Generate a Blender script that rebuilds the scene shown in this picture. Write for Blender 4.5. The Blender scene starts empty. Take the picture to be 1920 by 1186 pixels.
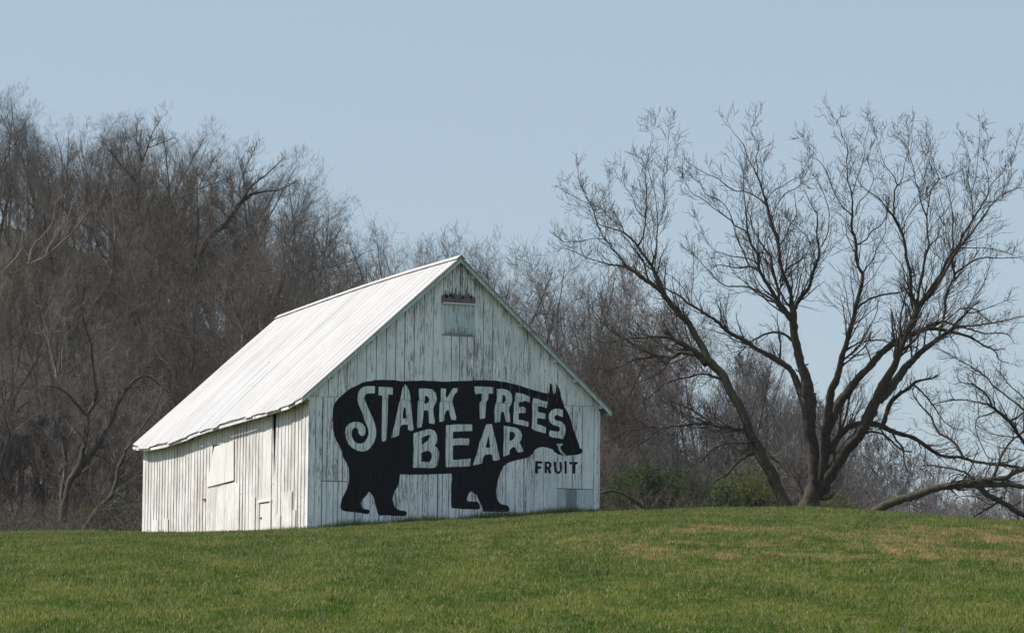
import bpy, math, random
import numpy as np
from mathutils import Vector, Matrix
from mathutils.geometry import delaunay_2d_cdt

S = bpy.context.scene
C = S.collection
R = math.radians

# ------------------------------------------------------------------ camera, sky, sun, exposure
F = 8000.0; PITCH = 0.0985; ROLL = 0.0096; CAMZ = 1.6      # focal length in photo pixels
cd = bpy.data.cameras.new("camera"); cam = bpy.data.objects.new("camera", cd); C.objects.link(cam)
cd.sensor_width = 36.0; cd.lens = 36.0 * F / 1920.0; cd.clip_start = 1.0; cd.clip_end = 5000.0
cam.matrix_world = Matrix.Translation((0, 0, CAMZ)) @ Matrix.Rotation(math.pi / 2 + PITCH, 4, 'X') @ Matrix.Rotation(ROLL, 4, 'Z')
S.camera = cam

HAZE = 0.00007
SUN_EL = R(47); SUN_AZ = R(-86)          # azimuth from +Y towards +X: the sun stands to the left, a little behind the gable
w = bpy.data.worlds.new("World"); S.world = w; w.use_nodes = True
nt = w.node_tree; nt.nodes.clear()
sky = nt.nodes.new('ShaderNodeTexSky'); sky.sky_type = 'NISHITA'; sky.sun_disc = False
sky.sun_elevation = SUN_EL; sky.sun_rotation = SUN_AZ
sky.air_density = 1.0; sky.dust_density = 1.0; sky.ozone_density = 2.0; sky.altitude = 100
hs = nt.nodes.new('ShaderNodeHueSaturation'); hs.inputs['Saturation'].default_value = 0.84
tint = nt.nodes.new('ShaderNodeMix'); tint.data_type = 'RGBA'; tint.blend_type = 'MULTIPLY'
tint.inputs[0].default_value = 1.0; tint.inputs[7].default_value = (1.0, 1.0, 0.98, 1)
bg = nt.nodes.new('ShaderNodeBackground'); bg.inputs['Strength'].default_value = 0.080
wo = nt.nodes.new('ShaderNodeOutputWorld')
nt.links.new(sky.outputs[0], hs.inputs['Color']); nt.links.new(hs.outputs[0], tint.inputs[6])
veil = nt.nodes.new('ShaderNodeMix'); veil.data_type = 'RGBA'; veil.inputs[0].default_value = 0.6      # thin high haze evens the sky out
veil.inputs[7].default_value = (3.32, 4.16, 5.0, 1)
nt.links.new(tint.outputs[2], veil.inputs[6]); nt.links.new(veil.outputs[2], bg.inputs[0]); nt.links.new(bg.outputs[0], wo.inputs[0])

sd = bpy.data.lights.new("sun", 'SUN'); sd.energy = 3.5; sd.angle = R(0.55); sd.color = (1.0, 0.96, 0.90)
sun = bpy.data.objects.new("sun", sd); C.objects.link(sun)
to_sun = Vector((math.sin(SUN_AZ) * math.cos(SUN_EL), math.cos(SUN_AZ) * math.cos(SUN_EL), math.sin(SUN_EL)))
sun.rotation_euler = to_sun.to_track_quat('Z', 'Y').to_euler()
sun.location = (-40, 60, 60)
vs = S.view_settings; vs.view_transform = 'Standard'; vs.look = 'None'; vs.exposure = 0.70; vs.gamma = 1.0
vs.use_curve_mapping = False
S.render.engine = 'CYCLES'
S.cycles.max_bounces = 5; S.cycles.diffuse_bounces = 3; S.cycles.glossy_bounces = 2; S.cycles.transparent_max_bounces = 4

# ------------------------------------------------------------------ helpers
_c, _s = math.cos(PITCH), math.sin(PITCH); _cr, _sr = math.cos(ROLL), math.sin(ROLL)
def ray(px, py):
    X = px - 960.0; Y = py - 593.0
    a = X * _cr + Y * _sr; b = -X * _sr + Y * _cr
    return np.array([a / F, _c + _s * b / F, _s - _c * b / F])
def at(px, py, d):
    """the point of the place seen at a photo pixel, d metres north of the camera"""
    r = ray(px, py); r = r * (d / r[1]); r[2] += CAMZ
    return r
def props(o, label=None, cat=None, group=None, kind=None):
    if label: o['label'] = label
    if cat: o['category'] = cat
    if group: o['group'] = group
    if kind: o['kind'] = kind
    return o
def empty(name, loc=(0, 0, 0), rz=0.0):
    o = bpy.data.objects.new(name, None); C.objects.link(o); o.location = loc; o.rotation_euler = (0, 0, rz)
    o.empty_display_size = 0.5
    return o
def link_mesh(name, me, mat=None, parent=None):
    if mat and not me.materials: me.materials.append(mat)
    o = bpy.data.objects.new(name, me); C.objects.link(o)
    if parent: o.parent = parent
    return o
def pydata(name, v, f, mat=None, parent=None, smooth=False):
    me = bpy.data.meshes.new(name); me.from_pydata([tuple(p) for p in v], [], f); me.update()
    if smooth: me.polygons.foreach_set('use_smooth', [True] * len(me.polygons))
    return link_mesh(name, me, mat, parent)
def fast_mesh(name, V, Q, smooth=False):
    """V (n,3) array, Q (m,k) index array with k = 3 or 4"""
    me = bpy.data.meshes.new(name); n = len(V); m, k = Q.shape
    me.vertices.add(n); me.vertices.foreach_set('co', np.ascontiguousarray(V, dtype=np.float32).ravel())
    me.loops.add(m * k); me.loops.foreach_set('vertex_index', np.ascontiguousarray(Q, dtype=np.int32).ravel())
    me.polygons.add(m); me.polygons.foreach_set('loop_start', np.arange(0, m * k, k, dtype=np.int32))
    if smooth: me.polygons.foreach_set('use_smooth', np.ones(m, dtype=bool))
    me.update(calc_edges=True)
    return me
def smooth01(t): t = np.clip(t, 0, 1); return t * t * (3 - 2 * t)

# ------------------------------------------------------------------ materials
def mat_new(name):
    m = bpy.data.materials.new(name); m.use_nodes = True
    N = m.node_tree.nodes; L = m.node_tree.links; b = N['Principled BSDF']
    b.inputs['Roughness'].default_value = 0.85
    if 'Specular IOR Level' in b.inputs: b.inputs['Specular IOR Level'].default_value = 0.25
    return m, N, L, b
def ramp(N, L, src, stops, interp='LINEAR'):
    r = N.new('ShaderNodeValToRGB'); L.new(src, r.inputs[0]); e = r.color_ramp.elements
    r.color_ramp.interpolation = interp
    while len(e) < len(stops): e.new(0.5)
    for i, (p, c) in enumerate(stops):
        e[i].position = p; e[i].color = c if isinstance(c, tuple) and len(c) == 4 else ((c, c, c, 1) if not isinstance(c, tuple) else (*c, 1))
    return r.outputs[0]
def noise(N, L, coord, scale, detail=4, rough=0.6, vec=(1, 1, 1), dist=0.0, off=(0, 0, 0)):
    mp = N.new('ShaderNodeMapping'); mp.inputs['Scale'].default_value = vec; mp.inputs['Location'].default_value = off
    L.new(coord, mp.inputs[0])
    n = N.new('ShaderNodeTexNoise'); n.inputs['Scale'].default_value = scale; n.inputs['Detail'].default_value = detail
    n.inputs['Roughness'].default_value = rough; n.inputs['Distortion'].default_value = dist
    L.new(mp.outputs[0], n.inputs['Vector'])
    return n.outputs[0]
def mix(N, L, fac, a, b, blend='MIX'):
    m = N.new('ShaderNodeMix'); m.data_type = 'RGBA'; m.blend_type = blend
    if isinstance(fac, (int, float)): m.inputs[0].default_value = fac
    else: L.new(fac, m.inputs[0])
    for k, v in ((6, a), (7, b)):
        if isinstance(v, tuple): m.inputs[k].default_value = (*v[:3], 1)
        else: L.new(v, m.inputs[k])
    return m.outputs[2]
def math_n(N, L, op, a, b=0.5, clamp=False):
    m = N.new('ShaderNodeMath'); m.operation = op; m.use_clamp = clamp
    for k, v in ((0, a), (1, b)):
        if isinstance(v, (int, float)): m.inputs[k].default_value = v
        else: L.new(v, m.inputs[k])
    return m.outputs[0]
def bump(N, L, b, h, strength=0.4, dist=0.01):
    bp = N.new('ShaderNodeBump'); bp.inputs['Strength'].default_value = strength; bp.inputs['Distance'].default_value = dist
    L.new(h, bp.inputs['Height']); L.new(bp.outputs[0], b.inputs['Normal'])

def painted_wood(name, paint, bare, stain, peel=0.56, streak=0.5, spread=0.05):
    """weathered painted boards: vertical grain, paint peeled in vertical slivers, dirt streaks"""
    m, N, L, b = mat_new(name)
    tc = N.new('ShaderNodeTexCoord').outputs['Object']
    oi = N.new('ShaderNodeObjectInfo').outputs['Random']
    big = noise(N, L, tc, 0.55, 3, 0.6, (1, 1, 0.6))
    fine = noise(N, L, tc, 9.0, 6, 0.8, (2.6, 2.6, 0.20))
    mid = noise(N, L, tc, 3.2, 5, 0.7, (2.4, 2.4, 0.22), off=(3, 7, 1))
    # big soft zones decide where the paint has gone, fine slivers give the shape
    sel = math_n(N, L, 'ADD', math_n(N, L, 'MULTIPLY', big, 0.28), math_n(N, L, 'MULTIPLY', fine, 0.74))
    sel = math_n(N, L, 'ADD', sel, math_n(N, L, 'MULTIPLY', math_n(N, L, 'SUBTRACT', oi, 0.5), 0.05))
    pe = ramp(N, L, sel, [(peel, 0.0), (peel + spread, 1.0)])
    st = ramp(N, L, mid, [(0.52, 0.0), (0.74, 1.0)])
    st = math_n(N, L, 'MULTIPLY', st, streak)
    base = mix(N, L, math_n(N, L, 'MULTIPLY', oi, 1.0), tuple(p * 0.93 for p in paint), paint)
    c1 = mix(N, L, st, base, stain)
    sm = noise(N, L, tc, 1.3, 5, 0.75, (1, 1, 0.45), off=(11, 5, 2))
    c1 = mix(N, L, math_n(N, L, 'MULTIPLY', ramp(N, L, sm, [(0.44, 0.0), (0.68, 1.0)]), 0.42 + 0.28 * (name == 'side_paint')), c1, stain)
    grain = noise(N, L, tc, 30.0, 3, 0.6, (1.5, 1.5, 0.08), off=(9, 0, 4))
    bw = mix(N, L, ramp(N, L, grain, [(0.35, 0.0), (0.65, 1.0)]), bare, tuple(p * 0.55 for p in bare))
    c2 = mix(N, L, math_n(N, L, 'MULTIPLY', pe, 0.85), c1, bw)
    L.new(c2, b.inputs['Base Color'])
    bump(N, L, b, math_n(N, L, 'SUBTRACT', fine, math_n(N, L, 'MULTIPLY', pe, 0.4)), 0.35, 0.006)
    b.inputs['Roughness'].default_value = 0.7
    return m

M = {}
M['gable'] = painted_wood('gable_paint', (0.87, 0.88, 0.875), (0.20, 0.15, 0.155), (0.36, 0.37, 0.365), 0.540, 0.8, 0.035)
M['gable_low'] = painted_wood('gable_paint_lower', (0.86, 0.88, 0.89), (0.19, 0.14, 0.145), (0.36, 0.38, 0.385), 0.550, 0.75, 0.035)
M['side'] = painted_wood('side_paint', (0.76, 0.73, 0.705), (0.34, 0.30, 0.27), (0.38, 0.335, 0.30), 0.555, 1.0, 0.09)
M['hatch'] = painted_wood('hatch_paint', (0.74, 0.715, 0.69), (0.5, 0.45, 0.38), (0.58, 0.54, 0.47), 0.62, 0.4, 0.06)
M['attic'] = painted_wood('attic_paint', (0.56, 0.64, 0.63), (0.17, 0.18, 0.19), (0.28, 0.31, 0.32), 0.545, 0.8, 0.05)
M['trim'] = painted_wood('trim_paint', (0.60, 0.68, 0.66), (0.22, 0.22, 0.21), (0.30, 0.34, 0.33), 0.55, 0.7, 0.06)
M['bare'] = painted_wood('bare_wood', (0.20, 0.16, 0.14), (0.11, 0.085, 0.08), (0.13, 0.10, 0.09), 0.5, 0.8, 0.08)
M['grey_wood'] = painted_wood('grey_wood', (0.17, 0.19, 0.20), (0.09, 0.09, 0.09), (0.36, 0.40, 0.40), 0.6, 0.9, 0.06)
def plain(name, col, rough=0.9):
    m, N, L, b = mat_new(name); tc = N.new('ShaderNodeTexCoord').outputs['Object']
    n = noise(N, L, tc, 6.0, 4, 0.6)
    L.new(mix(N, L, n, tuple(c * 0.75 for c in col), tuple(c * 1.2 for c in col)), b.inputs['Base Color'])
    b.inputs['Roughness'].default_value = rough
    return m
M['dark'] = plain('barn_inside', (0.02, 0.018, 0.016))
M['iron'] = plain('rusty_iron', (0.10, 0.07, 0.05), 0.6)
def black_paint():
    m, N, L, b = mat_new('black_sign_paint'); tc = N.new('ShaderNodeTexCoord').outputs['Object']
    n = noise(N, L, tc, 9.0, 6, 0.75, (1.9, 1.9, 0.16)); n2 = noise(N, L, tc, 0.8, 3, 0.5, off=(4, 4, 4))
    sel = math_n(N, L, 'ADD', math_n(N, L, 'MULTIPLY', n, 0.7), math_n(N, L, 'MULTIPLY', n2, 0.3))
    f = ramp(N, L, sel, [(0.585, 0.0), (0.64, 1.0)])
    base = mix(N, L, n2, (0.0035, 0.005, 0.008), (0.009, 0.010, 0.013))
    L.new(mix(N, L, math_n(N, L, 'MULTIPLY', f, 0.8), base, (0.05, 0.035, 0.035)), b.inputs['Base Color'])
    b.inputs['Roughness'].default_value = 0.8; b.inputs['Specular IOR Level'].default_value = 0.15
    bump(N, L, b, n, 0.3, 0.004)
    return m
M['black'] = black_paint()
def roof_metal():
    m, N, L, b = mat_new('white_roof_metal'); tc = N.new('ShaderNodeTexCoord').outputs['Object']
    oi = N.new('ShaderNodeObjectInfo').outputs['Random']
    a = noise(N, L, tc, 1.6, 6, 0.78, (0.16, 3.4, 0.16))          # runs down the slope
    g = noise(N, L, tc, 0.25, 3, 0.5, (1, 1, 1), off=(2, 2, 2))
    sp = noise(N, L, tc, 14, 2, 0.5)
    base = mix(N, L, oi, (0.50, 0.485, 0.475), (0.57, 0.555, 0.545))
    c1 = mix(N, L, ramp(N, L, a, [(0.42, 0.0), (0.68, 0.85)]), base, (0.40, 0.365, 0.335))
    sel = math_n(N, L, 'ADD', math_n(N, L, 'MULTIPLY', a, 0.6), math_n(N, L, 'MULTIPLY', g, 0.5))
    c2 = mix(N, L, ramp(N, L, sel, [(0.60, 0.0), (0.72, 0.6)]), c1, (0.27, 0.205, 0.155))
    c3 = mix(N, L, ramp(N, L, sp, [(0.74, 0.0), (0.78, 0.35)]), c2, (0.25, 0.22, 0.2))
    blot = noise(N, L, tc, 0.5, 5, 0.75, (1, 1, 1), off=(7, 1, 3))
    c3 = mix(N, L, ramp(N, L, blot, [(0.42, 0.0), (0.70, 0.55)]), c3, (0.38, 0.365, 0.365))
    L.new(c3, b.inputs['Base Color']); b.inputs['Roughness'].default_value = 0.5
    b.inputs['Specular IOR Level'].default_value = 0.3
    bump(N, L, b, a, 0.15, 0.01)
    return m
M['roof'] = roof_metal()
M['patch'] = plain('bluish_roof_sheet', (0.46, 0.485, 0.515), 0.5)
def bark(name, a, bb, rough_var=0.35, lich=None):
    m, N, L, b = mat_new(name); g = N.new('ShaderNodeNewGeometry').outputs['Position']
    oi = N.new('ShaderNodeObjectInfo').outputs['Random']
    n = noise(N, L, g, 2.2, 5, 0.7, (1, 1, 0.5)); n2 = noise(N, L, g, 14, 4, 0.7, (1, 1, 0.3))
    n3 = noise(N, L, g, 0.22, 2, 0.5)
    c = mix(N, L, ramp(N, L, n, [(0.3, 0.0), (0.7, 1.0)]), a, bb)
    c = mix(N, L, math_n(N, L, 'MULTIPLY', ramp(N, L, n2, [(0.4, 1.0), (0.6, 0.0)]), 0.5), c, tuple(q * 0.35 for q in a))
    if lich: c = mix(N, L, ramp(N, L, n3, [(0.45, 0.0), (0.65, 0.6)]), c, lich)
    n4 = noise(N, L, g, 1.7, 2, 0.9, (3, 3, 1))
    oi = math_n(N, L, 'ADD', math_n(N, L, 'MULTIPLY', oi, 0.55), math_n(N, L, 'MULTIPLY', ramp(N, L, n4, [(0.38, 0.0), (0.66, 1.0)]), 0.75 if rough_var > 0.15 else 0.3))
    v = math_n(N, L, 'ADD', 1 - rough_var, math_n(N, L, 'MULTIPLY', oi, 2 * rough_var))
    hv = N.new('ShaderNodeHueSaturation'); L.new(c, hv.inputs['Color']); L.new(v, hv.inputs['Value'])
    L.new(hv.outputs[0], b.inputs['Base Color'])
    bump(N, L, b, math_n(N, L, 'ADD', n2, n), 1.0, 0.06)
    return m
M['bark_big'] = bark('walnut_bark', (0.042, 0.034, 0.026), (0.125, 0.100, 0.072), 0.1, (0.080, 0.074, 0.040))
M['twig_big'] = bark('walnut_twigs', (0.060, 0.050, 0.042), (0.112, 0.092, 0.076), 0.12)
M['bark_wood'] = bark('woodland_bark', (0.040, 0.036, 0.032), (0.165, 0.145, 0.128), 0.6, (0.12, 0.11, 0.075))
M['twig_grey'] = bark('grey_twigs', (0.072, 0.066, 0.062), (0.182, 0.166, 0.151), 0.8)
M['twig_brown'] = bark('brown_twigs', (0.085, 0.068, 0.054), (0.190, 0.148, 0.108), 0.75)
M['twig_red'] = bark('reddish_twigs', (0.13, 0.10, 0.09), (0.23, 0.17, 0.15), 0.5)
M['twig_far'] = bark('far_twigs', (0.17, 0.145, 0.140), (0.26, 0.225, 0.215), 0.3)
M['bramble'] = bark('bramble_stems', (0.075, 0.062, 0.050), (0.15, 0.125, 0.10), 0.5)
M['bark_pale'] = bark('pale_bark', (0.20, 0.17, 0.13), (0.33, 0.285, 0.23), 0.1)
def leafy(name, a, bb):
    m, N, L, b = mat_new(name); g = N.new('ShaderNodeNewGeometry').outputs['Position']
    n = noise(N, L, g, 1.2, 3, 0.6); n2 = noise(N, L, g, 25, 2, 0.5)
    c = mix(N, L, ramp(N, L, n, [(0.35, 0.0), (0.65, 1.0)]), a, bb)
    L.new(mix(N, L, n2, c, tuple(q * 0.5 for q in a)), b.inputs['Base Color'])
    tr = N.new('ShaderNodeBsdfTranslucent'); L.new(c, tr.inputs[0]); ms = N.new('ShaderNodeMixShader'); ms.inputs[0].default_value = 0.25
    L.new(b.outputs[0], ms.inputs[1]); L.new(tr.outputs[0], ms.inputs[2]); L.new(ms.outputs[0], N['Material Output'].inputs[0])
    return m
M['leaf_dark'] = leafy('dark_green_leaves', (0.038, 0.075, 0.016), (0.085, 0.145, 0.030))
M['leaf_olive'] = leafy('olive_buds', (0.11, 0.135, 0.032), (0.19, 0.215, 0.052))

def grass_colour(N, L, pos):
    """mown spring grass: lush green, yellow-green and straw-coloured bald patches"""
    sx = N.new('ShaderNodeSeparateXYZ'); L.new(pos, sx.inputs[0])
    a = noise(N, L, pos, 0.22, 4, 0.7, (1, 0.30, 0)); b_ = noise(N, L, pos, 0.55, 4, 0.65, (1, 0.30, 0), off=(5, 3, 0))
    c_ = noise(N, L, pos, 2.2, 3, 0.7, (1, 0.4, 0), off=(1, 8, 0))
    green = mix(N, L, ramp(N, L, b_, [(0.40, 0.0), (0.60, 1.0)]), (0.077, 0.138, 0.018), (0.172, 0.202, 0.040))
    green = mix(N, L, ramp(N, L, c_, [(0.48, 0.0), (0.70, 0.6)]), green, (0.27, 0.25, 0.11))
    # dryness: strongest on the shoulder of the rise to the right of the barn
    rx = N.new('ShaderNodeMapRange'); rx.inputs['From Min'].default_value = -6.0; rx.inputs['From Max'].default_value = 7.0
    L.new(sx.outputs[0], rx.inputs['Value'])
    ry = ramp(N, L, math_n(N, L, 'MULTIPLY', sx.outputs[1], 1 / 160.0), [(0.40, 0.0), (0.46, 0.55), (0.54, 1.0), (0.65, 1.0), (0.72, 0.62), (0.84, 0.45)])
    dry = math_n(N, L, 'MULTIPLY', math_n(N, L, 'ADD', math_n(N, L, 'MULTIPLY', rx.outputs[0], 0.42), 0.62), ry)
    dn = math_n(N, L, 'ADD', math_n(N, L, 'MULTIPLY', a, 0.45), math_n(N, L, 'MULTIPLY', b_, 0.55))
    dn = math_n(N, L, 'ADD', dn, math_n(N, L, 'MULTIPLY', math_n(N, L, 'SUBTRACT', c_, 0.5), 0.9))
    dsel = math_n(N, L, 'MULTIPLY', dn, dry)
    f = ramp(N, L, dsel, [(0.455, 0.0), (0.55, 0.45), (0.64, 0.95)])
    dryc = mix(N, L, c_, (0.36, 0.29, 0.14), (0.42, 0.255, 0.125))
    return mix(N, L, f, green, dryc)
def ground_mat():
    m, N, L, b = mat_new('turf_soil'); pos = N.new('ShaderNodeNewGeometry').outputs['Position']
    g = grass_colour(N, L, pos); n = noise(N, L, pos, 7, 5, 0.8)
    L.new(mix(N, L, n, tuple([0.0] * 3), g, 'MIX'), b.inputs['Base Color'])
    bump(N, L, b, n, 0.8, 0.05); b.inputs['Roughness'].default_value = 1.0; b.inputs['Specular IOR Level'].default_value = 0
    return m
M['turf'] = ground_mat()
def grass_mat():
    m, N, L, b = mat_new('grass_blades'); pos = N.new('ShaderNodeNewGeometry').outputs['Position']
    g = grass_colour(N, L, pos)
    at_ = N.new('ShaderNodeAttribute'); at_.attribute_name = 'rnd'
    hv = N.new('ShaderNodeHueSaturation'); L.new(g, hv.inputs['Color'])
    L.new(math_n(N, L, 'ADD', 0.4, math_n(N, L, 'MULTIPLY', at_.outputs['Fac'], 1.2)), hv.inputs['Value'])
    dead = ramp(N, L, at_.outputs['Fac'], [(0.86, 0.0), (0.90, 0.8)])
    c = mix(N, L, dead, hv.outputs[0], (0.34, 0.29, 0.15))
    L.new(c, b.inputs['Base Color']); b.inputs['Roughness'].default_value = 0.6
    tr = N.new('ShaderNodeBsdfTranslucent'); L.new(c, tr.inputs[0]); ms = N.new('ShaderNodeMixShader'); ms.inputs[0].default_value = 0.35
    L.new(b.outputs[0], ms.inputs[1]); L.new(tr.outputs[0], ms.inputs[2]); L.new(ms.outputs[0], N['Material Output'].inputs[0])
    return m
M['grass'] = grass_mat()
def litter():
    m, N, L, b = mat_new('leaf_litter'); pos = N.new('ShaderNodeNewGeometry').outputs['Position']
    n = noise(N, L, pos, 1.1, 6, 0.8); n2 = noise(N, L, pos, 0.07, 3, 0.6)
    c = mix(N, L, ramp(N, L, n, [(0.3, 0.0), (0.7, 1.0)]), (0.045, 0.036, 0.030), (0.12, 0.092, 0.075))
    c = mix(N, L, ramp(N, L, n2, [(0.5, 0.0), (0.7, 0.4)]), c, (0.07, 0.075, 0.035))
    L.new(c, b.inputs['Base Color']); b.inputs['Roughness'].default_value = 1.0
    bump(N, L, b, n, 1.0, 0.2)
    return m
M['litter'] = litter()

# ------------------------------------------------------------------ the ground
CREST = np.array([(-900, 1010), (-300, 1001), (0, 998), (150, 997), (260, 997), (420, 997), (575, 993), (700, 986), (820, 978), (1000, 966), (1122, 957),
                  (1250, 953), (1450, 951), (1540, 953), (1640, 958), (1750, 966), (1850, 975), (1920, 982), (2150, 1008), (2700, 1080)], float)
CREST_D = np.array([(-40, 131.5), (-8, 131.8), (-5.5, 132.2), (3.0, 136.2), (6, 138.0), (12, 139.0), (40, 139.0)], float)
def crest_tab():
    xs, zs = [], []
    for px, py in CREST:
        d = 135.0
        for _ in range(4):
            p = at(px, py, d); d = np.interp(p[0], CREST_D[:, 0], CREST_D[:, 1])
        xs.append(p[0]); zs.append(p[2])
    return np.array(xs), np.array(zs)
CX, CZ = crest_tab()
HILL = np.array([(-90, 34), (-40, 30), (-27, 25.5), (-18, 19.5), (-9, 13), (0, 6.0), (6, 2.5), (9, 0.0), (14, -1.5), (24, -1.5), (60, -2), (140, -2)], float)
def ground_z(x, y):
    x = np.asarray(x, float); y = np.asarray(y, float)
    dc = np.interp(x, CREST_D[:, 0], CREST_D[:, 1])
    zc = (np.interp(x - .8, CX, CZ) + np.interp(x + .8, CX, CZ) + 2 * np.interp(x, CX, CZ)) / 4
    z60 = 3.05
    t = (y - 60) / (dc - 60)
    front = z60 + (zc - z60) * (t * (1.22 - 0.22 * t))
    near = -0.0 + (z60) * smooth01(np.clip(y, 0, 60) / 60 * 0.9 + 0.05) / smooth01(0.95)
    near = z60 * np.clip(y / 60, -3, 1) ** 1.0
    z = np.where(y < 60, near, front)
    s1 = (zc - z60) / (dc - 60) * 0.78
    q = np.clip(y - dc, 0, None)
    back = zc + s1 * 1.2 * (1 - np.exp(-q / 1.2)) - 0.004 * q
    # hollow behind the crest, then the wooded slope (higher to the left)
    rise = np.interp(x, HILL[:, 0], HILL[:, 1])
    grow = smooth01((y - 150) / 130.0)
    back = back + rise * grow + 0.9 * smooth01((x - 2) / 3) * smooth01((9 - x) / 6) * smooth01((y - 141) / 12)
    back = back + 0.02 * np.clip(y - 300, 0, None)
    z = np.where(y > dc, back, z)
    z = z + 0.035 * np.sin(x * 0.9 + y * 0.13) * np.sin(y * 0.21 + x * 0.3) * np.where(y < 140, 1, 2)
    return z
def sheet(name, xs, ys, mat, dz=0.0):
    X, Y = np.meshgrid(xs, ys); Z = ground_z(X, Y) + dz
    V = np.stack([X, Y, Z], -1).reshape(-1, 3); nx, ny = len(xs), len(ys)
    i = np.arange(nx - 1)[None, :] + (np.arange(ny - 1) * nx)[:, None]; i = i.ravel()
    me = fast_mesh(name, V, np.stack([i, i + 1, i + 1 + nx, i + nx], -1), True)
    return link_mesh(name, me, mat)
SPLIT = 149.0
gy = np.concatenate([np.linspace(-40, 50, 10)[:-1], np.linspace(50, 125, 76)[:-1], np.linspace(125, SPLIT, 97)])
gx = np.concatenate([np.linspace(-260, -36, 16)[:-1], np.linspace(-36, 36, 145), np.linspace(36, 260, 16)[1:]])
g = sheet('grass_field', gx, gy, M['turf']); props(g, 'mown grass rise climbing towards the barn', 'ground', kind='structure')
hy = np.concatenate([np.linspace(SPLIT, 330, 92), np.linspace(330, 1300, 30)[1:]])
hx = np.concatenate([np.linspace(-500, -100, 10)[:-1], np.linspace(-100, 100, 101), np.linspace(100, 500, 10)[1:]])
h = sheet('wooded_hillside', hx, hy, M['litter']); props(h, 'brown leaf-covered slope under the bare wood', 'hill', kind='structure')

def grass_blades():
    rng = np.random.default_rng(11)
    n = 520000
    y = 52 + (146 - 52) * rng.random(n) ** 0.85
    half = 0.130 * y + 1.5
    x = (rng.random(n) * 2 - 1) * half
    # keep out of the barn
    th = TH; dx, dy = x - BX, y - BY
    u = dx * math.cos(th) + dy * math.sin(th); v = -dx * math.sin(th) + dy * math.cos(th)
    keep = ~((u > 0.02) & (u < W - 0.02) & (v > 0.02) & (v < LEN)); x, y, u, v = x[keep], y[keep], u[keep], v[keep]; n = len(x)
    z = ground_z(x, y)
    clump = 0.5 + 0.5 * np.sin(x * 1.7 + 2 * np.sin(y * 0.4)) * np.sin(y * 0.9 + 1.3 * np.sin(x * 0.8))
    hgt = (0.030 + 0.040 * rng.random(n) ** 1.5) * (0.75 + 0.55 * clump) * (1 + 0.5 * (rng.random(n) > 0.98))
    near_wall = ((v > -0.35) & (v < 0.0) & (u > -0.3) & (u < W + .3)) | ((u > -0.35) & (u < 0) & (v < LEN) & (v > 0))
    hgt = hgt * np.where(near_wall, 2.4, 1.0)
    wdt = 0.006 + 0.006 * rng.random(n)
    a = rng.random(n) * 2 * np.pi; ln = 1.1 * rng.random(n); la = rng.random(n) * 2 * np.pi
    bx, by = np.cos(a) * wdt, np.sin(a) * wdt
    tip = np.stack([x + np.cos(la) * ln * hgt, y + np.sin(la) * ln * hgt, z + hgt], -1)
    # taller tufts along the walls and scattered over the field
    m1 = 26000; which = rng.random(m1); uu_ = np.where(which < .45, rng.random(m1) * (W + .4) - .2, -rng.random(m1) ** 2 * .5); vv_ = np.where(which < .45, -rng.random(m1) ** 2 * .5, rng.random(m1) * LEN)
    ex, ey = BX + uu_ * math.cos(TH) - vv_ * math.sin(TH), BY + uu_ * math.sin(TH) + vv_ * math.cos(TH); eh = 0.07 + 0.20 * rng.random(m1) ** 2 * (0.4 + np.abs(np.sin(uu_ * 1.3 + vv_ * .7)))
    nc = 1500; cy = 56 + 84 * rng.random(nc); cx = (rng.random(nc) * 2 - 1) * (0.13 * cy + 1); ok_ = cy < np.interp(cx, CREST_D[:, 0], CREST_D[:, 1]) - 0.3; cx, cy = cx[ok_], cy[ok_]; nc = len(cx)
    k_ = np.repeat(np.arange(nc), 26); m2 = len(k_); tx = cx[k_] + rng.normal(size=m2) * .09; ty = cy[k_] + rng.normal(size=m2) * .12; th_ = (0.06 + 0.10 * rng.random(nc) ** 2)[k_] * (0.6 + 0.6 * rng.random(m2))
    ax, ay, ah = np.concatenate([ex, tx]), np.concatenate([ey, ty]), np.concatenate([eh, th_]); az = ground_z(ax, ay); m = len(ax)
    x, y, z, hgt = np.concatenate([x, ax]), np.concatenate([y, ay]), np.concatenate([z, az]), np.concatenate([hgt, ah]); n = len(x)
    wdt = 0.006 + 0.006 * rng.random(n); a = rng.random(n) * 2 * np.pi; ln = 1.0 * rng.random(n); la = rng.random(n) * 2 * np.pi; bx, by = np.cos(a) * wdt, np.sin(a) * wdt
    tip = np.stack([x + np.cos(la) * ln * hgt, y + np.sin(la) * ln * hgt, z + hgt], -1)
    V = np.stack([np.stack([x - bx, y - by, z - 0.01], -1), np.stack([x + bx, y + by, z - 0.01], -1), tip], 1).reshape(-1, 3)
    me = fast_mesh('grass', V, np.arange(3 * n).reshape(-1, 3))
    at_ = me.attributes.new('rnd', 'FLOAT', 'POINT'); at_.data.foreach_set('value', np.repeat(rng.random(n), 3).astype(np.float32))
    o = link_mesh('grass', me, M['grass'])
    props(o, 'short green grass blades with straw-coloured dry patches', 'grass', kind='stuff')

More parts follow.
